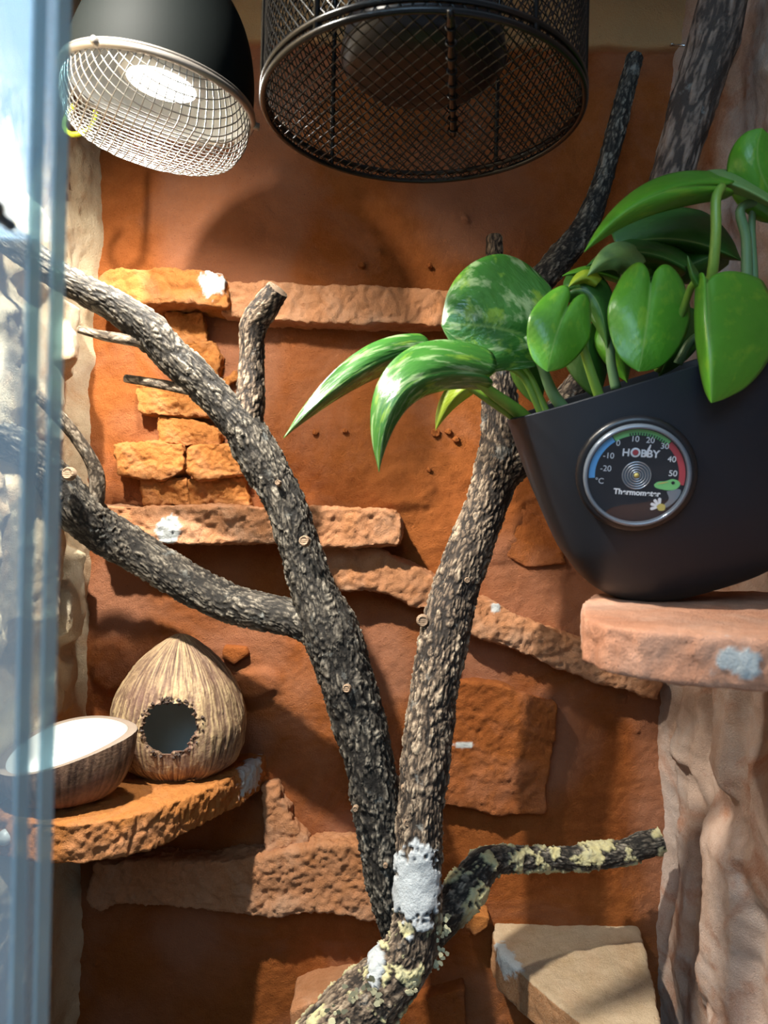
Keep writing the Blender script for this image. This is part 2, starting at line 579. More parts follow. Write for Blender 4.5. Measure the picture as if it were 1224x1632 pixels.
def leafmat(name, c1, c2, vari=None, vari_amt=0.0, yellow=None, rough=0.3):
    m = Mat(name)
    lu, lv = m.attr('lu'), m.attr('lv')
    cb = m.n('CombineXYZ'); m.set(cb.inputs[0], m.math('MULTIPLY', m.math('SUBTRACT', lu, m.math('MULTIPLY', m.math('ABSOLUTE', lv), -0.0)), 3.0))
    m.set(cb.inputs[1], m.math('MULTIPLY', lv, 1.6)); m.set(cb.inputs[2], m.n('ObjectInfo').outputs['Random'])
    uv = cb.outputs[0]
    col = m.mix(m.noise(2.2, 3, 0.5, vec=uv), c1, c2)
    # side veins sweep from the midrib towards the tip
    vph = m.math('SUBTRACT', m.math('MULTIPLY', lu, 60.0), m.math('MULTIPLY', m.math('ABSOLUTE', lv), 24.0))
    vein = m.math('SINE', vph)
    mid = m.ramp(m.math('ABSOLUTE', lv), [(0.0, 1.0), (0.045, 0.0)])
    if vari:
        s = m.n('CombineXYZ'); m.set(s.inputs[0], m.math('SUBTRACT', m.math('MULTIPLY', lu, 6.0), m.math('MULTIPLY', m.math('ABSOLUTE', lv), 3.0)))
        m.set(s.inputs[1], m.math('MULTIPLY', lv, 3.2)); m.set(s.inputs[2], m.math('MULTIPLY', m.n('ObjectInfo').outputs['Random'], 9.0))
        vf = m.ramp(m.noise(1.1, 5, 0.6, vec=s.outputs[0]), [(0.53, 0.0), (0.63, vari_amt)])
        col = m.mix(vf, col, vari)  # pale marbling, much of it painted-in silvery reflection on the glossy leaf
    if yellow:
        yf = m.math('MULTIPLY', m.ramp(m.noise(1.6, 4, 0.6, vec=uv), [(0.56, 0.0), (0.66, 0.8)]), 0.8)
        col = m.mix(yf, col, yellow)
    col = m.mix(m.math('MULTIPLY', mid, 0.5), col, (0.30, 0.46, 0.12))
    h = m.math('ADD', m.math('MULTIPLY', vein, 0.10 if vari else 0.25), m.math('MULTIPLY', m.noise(2.4 if vari else 6, 3, vec=s.outputs[0] if vari else uv), 2.2))
    nb = m.bump(h, 0.30 if vari else 0.10, 0.0010)
    nd = m.pbr(col, rough, nb, Specular_IOR_Level=0.6)
    tl = m.n('BsdfTranslucent'); m.set(tl.inputs[0], m.mix(1.0, col, (1.0, 1.0, 0.35), 'MULTIPLY'))
    ms = m.n('MixShader', i0=0.22)
    m.t.links.new(nd.outputs[0], ms.inputs[1]); m.t.links.new(tl.outputs[0], ms.inputs[2])
    m.t.links.new(ms.outputs[0], m.out.inputs[0])
    return m.m


M['leaf'] = leafmat('pothos_leaf', (0.080, 0.28, 0.018), (0.120, 0.37, 0.028), yellow=(0.22, 0.42, 0.03), rough=0.34)
M['leaf_dk'] = leafmat('pothos_dark_leaf', (0.030, 0.120, 0.016), (0.050, 0.175, 0.020), rough=0.42)  # deeper green than the plain leaf
M['leaf_var'] = leafmat('pothos_marbled_sheen_leaf', (0.030, 0.130, 0.022), (0.060, 0.20, 0.030), vari=(0.30, 0.42, 0.20), vari_amt=0.8, yellow=(0.24, 0.40, 0.04), rough=0.24)
M['leaf_yel'] = leafmat('pothos_young_leaf', (0.30, 0.44, 0.025), (0.42, 0.50, 0.04), rough=0.4)
M['leaf_pale'] = leafmat('pothos_pale_leaf', (0.17, 0.33, 0.09), (0.26, 0.42, 0.14), rough=0.45)


def coconut_mat():
    m = Mat('coconut_husk')
    h = m.attr('ht')
    col = m.ramp(m.math('ADD', h, m.math('MULTIPLY', m.math('SUBTRACT', m.noise(350, 4, 0.7), 0.5), 0.4)),
                 [(0.08, (0.035, 0.018, 0.012)), (0.42, (0.20, 0.12, 0.075)), (0.80, (0.58, 0.42, 0.22))])
    col = m.mix(m.ramp(m.noise(32, 3), [(0.5, 0.0), (0.68, 0.4)]), col, (0.20, 0.10, 0.085))
    m.pbr(col, 0.62, m.bump(m.noise(500, 4, 0.7), 0.6, 0.0010), Specular_IOR_Level=0.4)
    return m.m


M['coco'] = coconut_mat()
M['coco_dark'] = plain('husk_dark', (0.055, 0.035, 0.027), 0.6)
M['coco_in'] = plain('hide_lining', (0.50, 0.55, 0.52), 0.8)
M['coco_rim'] = plain('bowl_rim', (0.22, 0.17, 0.13), 0.6)
M['milk'] = plain('white_bowl_lining', (0.60, 0.62, 0.60), 0.35)

# ------------------------------------------------------------------ the setting
D = 0.60
XL, XR = -0.240, 0.234
ZT = 0.90


def wall_back():
    nx, nz = 330, 610
    x = np.linspace(XL - 0.02, XR + 0.02, nx); z = np.linspace(-0.004, ZT, nz)
    Z, X = np.meshgrid(z, x, indexing='ij')
    p = np.stack([X.ravel(), 0 * X.ravel(), Z.ravel()], 1)
    h = 0.0035 * fbm(p * 13, 4, 3) + 0.0012 * fbm(p * 60, 4, 5)
    st = np.stack([p[:, 0] * 30 + 8 * fbm(p * 8, 2, 12), p[:, 1], p[:, 2] * 75], 1)          # trowel strokes
    h += 0.0005 * ridged(st, 2, 8) * sstep(-0.2, 0.4, fbm(p * 9, 2, 21))
    h += 0.0005 * fbm(p * 300, 2, 6)
    # crumbs stuck in the render
    f1, f2, cid = voro(p * 52, 40)
    h += np.where(cid > 0.93, 0.0035 * (1 - sstep(0.08, 0.2, f1 + 0.05 * vnoise(p * 300, 2))), 0)
    zb = CAMZ + 0.361 + 0.006 * fbm(p * 20, 3, 2) + 0.004 * (p[:, 0] / 0.2)
    band = sstep(-0.0015, 0.0015, p[:, 2] - zb)
    h += band * 0.006
    # shallow ridges of the rock relief
    def bump(px, py, rx, rz, a, sharp=0.5):
        nonlocal h
        c = P(px, py, D)
        q = np.sqrt(((p[:, 0] - c[0]) / rx) ** 2 + ((p[:, 2] - c[2]) / rz) ** 2) + 0.25 * fbm(p * 60, 3, int(px))
        h += a * (1 - sstep(sharp, 1.0, q))
    bump(640, 780, 0.035, 0.022, 0.004); bump(400, 1090, 0.028, 0.016, 0.005); bump(180, 1060, 0.02, 0.03, 0.006)
    bump(780, 830, 0.03, 0.05, 0.004); bump(560, 1010, 0.05, 0.04, -0.003, 0.2); bump(880, 700, 0.03, 0.05, 0.004)
    pale = 0.55 * sstep(0.12, 0.5, fbm(p * 8, 4, 77)) * (1 - band)
    for px, py, r in ((760, 330, 0.07), (600, 1060, 0.06), (860, 1180, 0.05), (300, 1500, 0.05), (180, 950, 0.05), (560, 1330, 0.03), (390, 1180, 0.03), (760, 1080, 0.05)):
        c = P(px, py, D)
        q = np.hypot(p[:, 0] - c[0], p[:, 2] - c[2]) / r + 0.35 * fbm(p * 30, 3, int(py))
        pale = np.maximum(pale, 0.7 * (1 - sstep(0.3, 1.0, q)))
    V = np.stack([p[:, 0], D - h, p[:, 2]], 1)
    o = mk('wall_back', V, grid_faces(nz, nx), M['wall'], None, {'band': band, 'pale': pale, 'patch': np.zeros(len(V))})
    o['kind'] = 'structure'
    return o


def side_wall(name, x0, sgn, mat, seed, lumps, rgh):
    ny, nz = 200, 440
    y = np.linspace(0.125, D + 0.03, ny); z = np.linspace(-0.004, ZT, nz)
    Z, Y = np.meshgrid(z, y, indexing='ij')
    p = np.stack([0 * Y.ravel(), Y.ravel(), Z.ravel()], 1)
    q = p * np.array([1, 1, 0.6])
    h = 0.009 * fbm(q * 13, 3, seed) + rgh * fbm(p * 55, 4, seed + 3) + 0.0007 * fbm(p * 260, 3, seed + 5)
    w = np.stack([p[:, 0], p[:, 1] + 0.012 * fbm(p * 22, 3, seed + 1), p[:, 2] + 0.02 * fbm(p * 14, 3, seed + 2)], 1)
    for y0, z0, ry, rz, a in lumps:
        e = np.maximum(np.abs(w[:, 1] - y0) / ry, np.abs(w[:, 2] - z0) / rz)
        h += a * (1 - sstep(0.55 if sgn < 0 else 0.72, 1.0, e + 0.12 * fbm(p * 50, 3, seed + 7)))
    h += 0.012 * sstep(D - 0.03, D + 0.012, p[:, 1]) + 0.004      # render builds up in the corner
    V = np.stack([x0 + sgn * h, p[:, 1], p[:, 2]], 1)
    F = grid_faces(nz, ny)
    if sgn > 0:
        F = F[:, ::-1]
    o = mk(name, V, F, mat, None, {'patch': np.zeros(len(V))})
    o['kind'] = 'structure'
    return o


WB = wall_back()
zz = lambda py, d=0.52: P(612, py, d)[2]
WL = side_wall('wall_left', XL, 1, M['sideL'], 50,
               [(0.545, zz(560, .55), 0.022, 0.03, 0.011), (0.50, zz(640), 0.05, 0.05, 0.010), (0.555, zz(960, .55), 0.018, 0.04, 0.012),
                (0.49, zz(900), 0.05, 0.06, 0.012), (0.55, zz(1120, .55), 0.03, 0.03, 0.008), (0.50, zz(420), 0.03, 0.04, 0.01), (0.49, zz(1480), 0.05, 0.05, 0.009),
                (0.40, zz(800, .4), 0.06, 0.09, 0.009), (0.33, zz(500, .4), 0.05, 0.09, 0.008)], 0.0028)
WR = side_wall('wall_right', XR, -1, M['side'], 90,
               [(0.555, zz(1160, .55), 0.02, 0.045, 0.011), (0.50, zz(1130), 0.022, 0.04, 0.012), (0.49, zz(1420), 0.035, 0.075, 0.016),
                (0.565, zz(1420, .55), 0.016, 0.12, 0.008), (0.54, zz(300, .55), 0.03, 0.09, 0.007), (0.44, zz(1250), 0.03, 0.06, 0.009),
                (0.40, zz(800, .4), 0.05, 0.10, 0.007), (0.47, zz(1600), 0.04, 0.03, 0.012)], 0.0026)

fl = MB().box((0, 0.36, -0.01), (0.262, 0.275, 0.01)).build('floor', M['soil'], smooth=False); fl['kind'] = 'structure'
ce = MB().box((0, 0.4925, ZT + 0.01), (0.262, 0.1425, 0.01)).build('ceiling', M['ceil'], smooth=False); ce['kind'] = 'structure'

# the room behind the photographer: a wall with the window that lights the vivarium
rw = MB()
wx0, wx1, wz0, wz1 = -1.37, 0.13, CAMZ + 0.55, CAMZ + 1.45
Yw = -1.5
rw.box(((-3.0 + wx0) / 2, Yw, 0.6), ((wx0 + 3.0) / 2, 0.05, 1.8)).box(((wx1 + 2.4) / 2, Yw, 0.6), ((2.4 - wx1) / 2, 0.05, 1.8))
rw.box(((wx0 + wx1) / 2, Yw, (wz0 - 1.2) / 2), ((wx1 - wx0) / 2, 0.05, (wz0 + 1.2) / 2)).box(((wx0 + wx1) / 2, Yw, (wz1 + 2.4) / 2), ((wx1 - wx0) / 2, 0.05, (2.4 - wz1) / 2))
o = rw.build('wall_rear', M['room'], smooth=False); o['kind'] = 'structure'
fw = MB()
for a in (wx0, (wx0 + wx1) / 2, wx1):
    fw.box((a, Yw + 0.1, (wz0 + wz1) / 2), (0.025, 0.02, (wz1 - wz0) / 2 + 0.025))
for b in (wz0, wz1):
    fw.box(((wx0 + wx1) / 2, Yw + 0.1, b), ((wx1 - wx0) / 2, 0.02, 0.025))
o = fw.build('window_1', M['frame'], smooth=False); o['kind'] = 'structure'

# ------------------------------------------------------------------ stones of the back wall relief
def face_poly(pts, d):
    return np.array([P(x, y, d) for x, y in pts])


def wall_stone(pts, proud, seed, mat='stone', name='stone', **k):
    d = D - proud
    return rock(name, face_poly(pts, d), (0, proud + 0.012, 0), M[mat], k.pop('parent', WB), seed=seed, **k)


ruins = [([(262, 497), (322, 500), (330, 545), (283, 552)], 0.010),
         ([(281, 546), (338, 543), (352, 566), (346, 604), (325, 616), (288, 600)], 0.015),
         ([(345, 612), (372, 588), (384, 600), (356, 622)], 0.008),
         ([(212, 612), (262, 610), (346, 640), (344, 663), (280, 664), (222, 658)], 0.014),
         ([(248, 660), (300, 668), (350, 684), (350, 710), (296, 712), (250, 706)], 0.012),
         ([(183, 708), (240, 703), (292, 707), (294, 748), (262, 766), (228, 764), (186, 756)], 0.019),
         ([(300, 715), (320, 706), (378, 706), (392, 756), (312, 766), (298, 750)], 0.020),
         ([(226, 764), (262, 760), (296, 764), (302, 806), (226, 806)], 0.012),
         ([(300, 764), (388, 758), (398, 806), (302, 806)], 0.011)]
for i, (pts, pr) in enumerate(ruins):
    wall_stone(pts, pr, 100 + i, voxel=0.0010, amp=0.0030, fine=0.0013, freq=75, smooth=6, chip=0.0009)

# flat block, low blocks and chips
wall_stone([(690, 1092), (760, 1086), (800, 1092), (845, 1108), (890, 1122), (885, 1180), (874, 1240), (872, 1298), (800, 1302), (740, 1290), (690, 1282)], 0.012, 130, 'wall', voxel=0.0014, amp=0.0026, fine=0.0009, chip=0.0006, spots=[(P(737, 1187, 0.588), (0.0085, 0.01, 0.0028), 1.0)])
wall_stone([(745, 1456), (782, 1462), (778, 1478), (758, 1492), (742, 1480)], 0.016, 131, voxel=0.0011, amp=0.001)
wall_stone([(640, 1602), (700, 1585), (742, 1575), (745, 1680), (610, 1680)], 0.012, 132, 'wall', voxel=0.0014)
wall_stone([(418, 1252), (442, 1250), (446, 1275), (462, 1290), (464, 1310), (492, 1335), (490, 1350), (455, 1356), (420, 1370)], 0.014, 133, 'slab', voxel=0.0012, amp=0.002, fine=0.001, chip=0.0012)
wall_stone([(356, 1030), (392, 1032), (396, 1044), (372, 1062), (352, 1050)], 0.008, 134, 'wall', voxel=0.0011, amp=0.001)
wall_stone([(742, 812), (812, 800), (880, 830), (905, 900), (840, 905), (770, 870)], 0.004, 135, 'wall', voxel=0.0014)
for i, (px, py, r) in enumerate([(576, 420, 8), (549, 686, 7), (502, 688, 6), (695, 690, 9), (716, 688, 8), (728, 700, 6), (684, 748, 6), (686, 422, 5), (345, 475, 6)]):
    a = np.linspace(0, 2 * math.pi, 9)[:-1]
    r *= 0.8
    wall_stone([(px + r * math.cos(t) * (1 + 0.35 * math.sin(3 * t + i)), py + r * math.sin(t) * (0.8 + 0.1 * (i % 4))) for t in a], 0.0040, 150 + i, 'wall', name='pebble', voxel=0.0006, amp=0.0016, fine=0.0004, freq=230, smooth=5)

# ------------------------------------------------------------------ ledges and shelves
def ledge(pts, proud, seed, label, mat='slab', **k):
    d = D - proud
    o = rock('rock_ledge', face_poly(pts, d), (0, proud + 0.01, 0), M[mat], None, seed=seed, **k)
    return tag(o, label, 'rock ledge')


ledge([(150, 440), (178, 428), (250, 427), (330, 430), (356, 436), (362, 470), (364, 490), (300, 482), (190, 482), (148, 470)], 0.034, 201,
      'orange rock ledge under the white lamp with grey putty at its right end', 'stone', voxel=0.0012, amp=0.0030, fine=0.0014, chip=0.0012,
      spots=[(P(338, 450, 0.566), (0.011, 0.014, 0.011), 1.0)])
ledge([(352, 448), (420, 450), (520, 452), (620, 456), (730, 462), (760, 470), (758, 520), (640, 516), (500, 514), (400, 508), (352, 500)], 0.022, 202,
      'long pinkish rock ledge behind the forked branch tip and marbled leaf', 'slab', voxel=0.0013, amp=0.0028, fine=0.0014, chip=0.0012)
ledge([(140, 806), (300, 806), (430, 808), (560, 810), (632, 814), (640, 830), (636, 868), (560, 872), (440, 868), (300, 866), (160, 862)], 0.036, 203,
      'straight rock ledge with grey putty smear below the small ruin stones', 'slab', voxel=0.0013, amp=0.0030, fine=0.0015, chip=0.0014,
      spots=[(P(270, 845, 0.564), (0.0105, 0.012, 0.0105), 1.0)])
ledge([(505, 868), (600, 872), (640, 892), (700, 922), (760, 952), (792, 958), (830, 985), (900, 1010), (960, 1030), (1052, 1066), (1062, 1085), (1050, 1116), (960, 1090), (880, 1062), (800, 1030), (740, 1008), (690, 975), (660, 968), (618, 942), (560, 945), (520, 935)], 0.020, 204,
      'sloping rock ledge running down to the right behind the upright branch', 'slab', voxel=0.0014, amp=0.0036, fine=0.0014, chip=0.0012,
      spots=[(P(790, 969, 0.58), (0.0045, 0.01, 0.0045), 1.0)])
ledge([(150, 1378), (240, 1372), (330, 1376), (420, 1366), (520, 1345), (580, 1350), (640, 1375), (650, 1460), (590, 1470), (520, 1452), (440, 1462), (380, 1458), (300, 1450), (230, 1446), (185, 1444), (160, 1460), (140, 1440)], 0.022, 205,
      'rough rock ledge low on the back wall below the coconut shelf', 'slab', voxel=0.0013, amp=0.0036, fine=0.0020, chip=0.0009)
ledge([(462, 1612), (500, 1596), (560, 1585), (600, 1600), (640, 1700), (470, 1700)], 0.04, 206,
      'small rock ledge behind the foot of the upright branch', 'slab', voxel=0.0014, amp=0.0015)


def shelf(px_outline, ztop, thick, seed, label, mat, extra=(), **k):
    poly = [PZ(x, y, ztop) for x, y in px_outline] + [np.array([x, y, ztop]) for x, y in extra]
    o = rock('rock_shelf', np.array(poly), (0, 0, -thick), M[mat], None, seed=seed, **k)
    return tag(o, label, 'rock shelf')


ZL = CAMZ - 0.190
shelf([(10, 1300), (60, 1312), (130, 1314), (200, 1303), (260, 1286), (310, 1266), (360, 1244), (400, 1222), (418, 1206)], ZL, 0.024, 301,
      'curved orange rock shelf carrying the coconut hide and bowl', 'stone', [(-0.085, 0.612), (-0.25, 0.612), (-0.25, 0.47)],
      voxel=0.0012, amp=0.0022, fine=0.0012, chip=0.0013, spots=[(P(402, 1236, 0.565), (0.009, 0.03, 0.018), 1.0)])
ZR = CAMZ - 0.0425
shelf([(990, 940), (945, 946), (926, 962), (930, 985), (965, 998), (1030, 1006), (1100, 1012), (1180, 1018), (1230, 1022), (1300, 1026)], ZR, 0.0185, 302,
      'rounded pink rock shelf with white putty spot under the black pot', 'pink', [(0.245, 0.27), (0.245, 0.46), (0.16, 0.46)],
      voxel=0.0014, amp=0.0014, fine=0.0004, chip=0.0007,
      spots=[(P(1157, 1046, 0.285), (0.0078, 0.02, 0.0068), 1.0), (P(992, 970, 0.34), (0.0018, 0.01, 0.0018), 1.0), (P(1004, 1028, 0.30), (0.0014, 0.01, 0.0014), 1.0)])
ZB = CAMZ - 0.318
shelf([(784, 1490), (787, 1468), (800, 1455), (840, 1450), (1018, 1474), (1034, 1530), (1058, 1645), (1060, 1740), (1000, 1690), (945, 1645), (885, 1598), (832, 1552), (796, 1518)], ZB, 0.028, 303,
      'pale buff rock shelf low in the right corner under the lichened twig', 'buff', voxel=0.0016, amp=0.0012, fine=0.0004, chip=0.0008,
      spots=[(P(806, 1532, 0.545), (0.010, 0.03, 0.016), 1.0)])

# ------------------------------------------------------------------ branches
def limb(name, pts, mat, parent, seed, amp=0.0013, cell=0.0036, ends=(False, True), spots=(), lichen=None, step=0.0010, lump=0.0016, stretch=0.38):
    rows = []
    for px, py, d, rp in pts:
        rows.append([*P(px, py, d), rp * d / FPX])
    q, s = catmull(rows, step)
    C, R = q[:, :3], q[:, 3]
    T, N, B = frames(C)
    k = int(min(170, max(24, 2 * math.pi * R.max() / (step * 0.95))))
    a = np.arange(k) * 2 * math.pi / k
    dirs = np.cos(a)[None, :, None] * N[:, None] + np.sin(a)[None, :, None] * B[:, None]
    m = len(C)
    rr = np.repeat(R, k)
    an = np.tile(a, m); ss = np.repeat(s, k)
    q3 = np.stack([rr * np.cos(an), rr * np.sin(an), ss * stretch], 1) + seed * 3.7
    wq = q3 + 0.0034 * np.stack([fbm(q3 * 160, 2, seed + i) for i in (1, 2, 3)], 1)
    f1, f2, cid = voro(wq / cell, seed)
    crack = sstep(0.02, 0.30, f2 - f1)
    f1b, f2b, cb = voro(wq / (cell * 0.42) + 9, seed + 7)
    crack2 = sstep(0.0, 0.35, f2b - f1b)
    fine = fbm(q3 * 900, 2, seed + 5)
    fis = ridged(np.stack([wq[:, 0], wq[:, 1], wq[:, 2] * 0.7], 1) * 190, 3, seed + 30) * 0.5 + 0.5
    mott = fbm(q3 * 130, 3, seed + 41)
    ht = crack * (0.40 + 0.40 * cid) * (0.40 + 0.60 * crack2) * (0.55 + 0.6 * fis) + 0.22 * fine + 0.28 * mott + 0.02
    w3 = np.stack([rr * np.cos(an), rr * np.sin(an), ss], 1) + seed
    lumpf = fbm(w3 * 42, 3, seed + 11)
    sc = np.clip(rr / 0.014, 0.25, 1.1)
    disp = amp * sc * (ht - 0.45) * 1.7 + lump * sc * lumpf
    base = (C[:, None] + dirs * R[:, None, None]).reshape(-1, 3)
    pt = patch_field(base, spots, seed) if spots else np.zeros(m * k)
    disp = disp * (1 - 0.95 * pt) + pt * 0.0016 * (1 + 0.7 * fbm(base * 110, 3, 3))
    li = np.zeros(m * k)
    if lichen:
        thr, lo, hi = lichen
        li = sstep(thr, thr + 0.08, fbm(w3 * 120, 4, seed + 21) + 0.18 * fbm(w3 * 400, 2, 4)) * sstep(lo, lo + 0.02, ss) * (1 - sstep(hi - 0.02, hi, ss))
        disp = disp + li * (0.0012 + 0.0016 * np.maximum(0, fbm(w3 * 520, 2, seed + 4)))
    V = base + dirs.reshape(-1, 3) * disp[:, None]
    F = grid_faces(m, k, True)
    o = mk(name, V, F, mat, parent, {'ht': np.clip(ht, 0, 1), 'patch': pt, 'lichen': li}, origin=C[len(C) // 2])
    for e, do in zip((0, -1), ends):
        if not do:
            continue
        ring = V[:k] if e == 0 else V[-k:]
        c = ring.mean(0); t = -T[0] if e == 0 else T[-1]
        rows_, nr = [], 6
        for j in range(nr):
            f = 1 - j / (nr - 0.99)
            rows_.append(c + (ring - c) * f + t * 0.0012 * math.sin(math.pi / 2 * (1 - f)))
        VV = np.concatenate(rows_)
        cut = mk('cut_end', VV, grid_faces(nr, k, True) if e == -1 else grid_faces(nr, k, True)[:, ::-1], M['cut'], o, origin=c)
        cut.location = Vector(c) - Vector(C[len(C) // 2])
    return o


def knot(parent, px, py, d, rpx, tilt=(0, -1, 0)):
    """healed twig stump: raised collar with a flat cut face"""
    c = P(px, py, d + 0.001); r = rpx * 0.8 * d / FPX
    V, F = lathe([(r * 1.3, -0.004), (r * 1.2, -0.0012), (r * 1.05, 0.0), (r * 0.9, 0.0003), (r * 0.8, -0.0004), (r * 0.4, 0.0), (0.00005, 0.0)], 14)
    n = Vector(tilt).normalized()
    Mx = np.array(n.to_track_quat('Z', 'Y').to_matrix())
    return mk('knot', V @ Mx.T + c, F, M['cut'], parent, origin=c)


# left, forked branch (leans behind the upright one)
FB = thing('forked_branch', P(640, 1500, 0.505), 'dark barked branch forking to the left wall, leaning behind the upright branch', 'branch')
limb('main_stem', [(648, 1530, .520, 26), (632, 1470, .514, 30), (618, 1390, .510, 38), (604, 1300, .508, 40), (585, 1200, .506, 41), (557, 1100, .505, 43), (527, 1010, .505, 46), (499, 940, .504, 36), (473, 860, .503, 34), (454, 800, .502, 34), (421, 740, .500, 36), (392, 690, .498, 34), (360, 652, .495, 29), (312, 602, .491, 29), (275, 568, .487, 29), (238, 528, .482, 32), (190, 492, .475, 27), (140, 465, .468, 24), (95, 440, .462, 23), (40, 400, .454, 24), (-40, 345, .445, 24)],
     M['bark'], FB, 1, ends=(False, False))
limb('side_limb', [(394, 700, .500, 20), (398, 650, .499, 24), (400, 600, .498, 22), (402, 550, .496, 20), (405, 516, .494, 22), (424, 488, .490, 21), (443, 461, .485, 18)], M['bark2'], FB, 2)
limb('lower_limb', [(528, 1010, .506, 34), (470, 986, .511, 31), (420, 975, .517, 30), (370, 963, .526, 32), (300, 930, .533, 33), (230, 886, .535, 33), (170, 850, .528, 36), (118, 808, .511, 36), (85, 765, .501, 32), (40, 722, .484, 31), (-40, 680, .452, 31)], M['bark'], FB, 3, ends=(False, False))
limb('twig', [(262, 556, .484, 10), (215, 543, .478, 9), (170, 536, .474, 8), (125, 525, .470, 6)], M['bark4'], FB, 4, amp=0.0006, step=0.0008)
limb('twig', [(300, 622, .488, 8), (260, 613, .492, 8), (200, 603, .497, 6)], M['bark4'], FB, 5, amp=0.0006, step=0.0008)
limb('twig', [(152, 830, .520, 11), (155, 770, .511, 13), (146, 735, .504, 12), (120, 695, .496, 11), (90, 660, .487, 11), (66, 636, .479, 10), (56, 627, .475, 8)], M['bark4'], FB, 6, amp=0.0006, step=0.0008)
for a in ((442, 769, .482, 5), (484, 862, .478, 9), (552, 1098, .482, 7), (566, 1290, .483, 5), (614, 1381, .488, 4), (107, 754, .480, 11)):
    knot(FB, *a, tilt=(-0.1, -1, 0.1))

# right, upright branch
UB = thing('upright_branch', P(560, 1640, 0.46), 'tall upright branch with grey putty band rising behind the potted plant', 'branch')
limb('main_stem', [(505, 1700, .452, 62), (545, 1640, .455, 58), (600, 1582, .460, 50), (645, 1530, .464, 44), (664, 1470, .467, 40), (668, 1400, .470, 37), (668, 1330, .473, 37), (674, 1250, .478, 38), (688, 1130, .485, 38), (705, 1030, .491, 40), (722, 950, .497, 39), (750, 870, .503, 36), (776, 800, .508, 34), (793, 740, .512, 36), (797, 690, .514, 31), (796, 620, .518, 27), (793, 540, .524, 22), (789, 450, .530, 15), (787, 378, .536, 12.5)],
     M['bark2'], UB, 11, spots=[(P(662, 1416, .455), (0.0165, 0.03, 0.024), 1.0), (P(598, 1545, .445), (0.007, 0.03, 0.010), 0.9)], lichen=(0.22, -0.1, 0.115))
limb('side_limb', [(790, 770, .510, 26), (822, 735, .513, 30), (860, 700, .518, 27), (915, 622, .524, 22), (960, 560, .528, 20), (1000, 500, .532, 20)], M['bark2'], UB, 12)
limb('side_limb', [(798, 600, .520, 20), (818, 530, .526, 20), (850, 465, .533, 21), (890, 415, .540, 24), (930, 365, .546, 21), (957, 300, .551, 17), (980, 215, .556, 16), (1000, 135, .560, 14), (1012, 91, .562, 13)], M['bark'], UB, 13)
limb('lichened_twig', [(672, 1500, .474, 30), (710, 1458, .490, 30), (742, 1418, .503, 30), (770, 1380, .515, 26), (800, 1369, .526, 21), (850, 1369, .538, 18), (920, 1367, .549, 19), (985, 1360, .556, 19), (1022, 1348, .559, 21), (1050, 1340, .562, 20)], M['bark'], UB, 14, lichen=(0.10, 0.02, 0.4), lump=0.0022)
for a in ((707, 1059, .475, 8), (674, 990, .482, 10), (645, 1258, .468, 6), (650, 1312, .462, 7), (720, 975, .480, 3), (745, 925, .482, 5)):
    knot(UB, *a)
# rags of foliose lichen low on the stem
rng = np.random.default_rng(4)
lb = MB()
for px, py in ((700, 1488), (706, 1520), (692, 1535), (708, 1470), (655, 1570), (560, 1585), (530, 1612), (590, 1570), (600, 1600), (548, 1622)):
    for j in range(7):
        c = P(px + rng.uniform(-9, 9), py + rng.uniform(-12, 12), 0.445 + rng.uniform(0, 0.006) + (0.012 if px > 680 else -0.008))
        a = rng.uniform(0, 6.3); L = rng.uniform(0.0015, 0.0035)
        d1 = np.array([math.cos(a), rng.uniform(-.6, .2), math.sin(a)]) * L
        d2 = np.array([-math.sin(a), rng.uniform(-.5, .3), math.cos(a)]) * L * 0.6
        lb.add([c - d2, c + d1 * .5 - d2 * 1.1, c + d1, c + d1 * .6 + d2, c + d2 * .8, c + np.array([0, 0.0012, 0])], [(0, 1, 2, 3, 4), (0, 5, 1), (1, 5, 2), (2, 5, 3), (3, 5, 4), (4, 5, 0)])
M['lich'] = plain('pale_lichen', (0.46, 0.43, 0.27), 0.9)
lo_ = lb.build('lichen_fringe', M['lich'], UB, smooth=False); lo_['kind'] = 'stuff'

TB = thing('thick_branch', P(1035, 470, 0.5), 'thick smooth grey-brown branch rising to the top right corner', 'branch')
limb('main_stem', [(1010, 480, .505, 30), (1040, 380, .500, 31), (1066, 300, .495, 33), (1092, 210, .488, 35), (1118, 120, .481, 38), (1140, 55, .474, 38), (1152, 0, .467, 37), (1160, -60, .460, 36)], M['bark3'], TB, 31, amp=0.0008, cell=0.009, lump=0.0022, ends=(False, False), stretch=0.25)

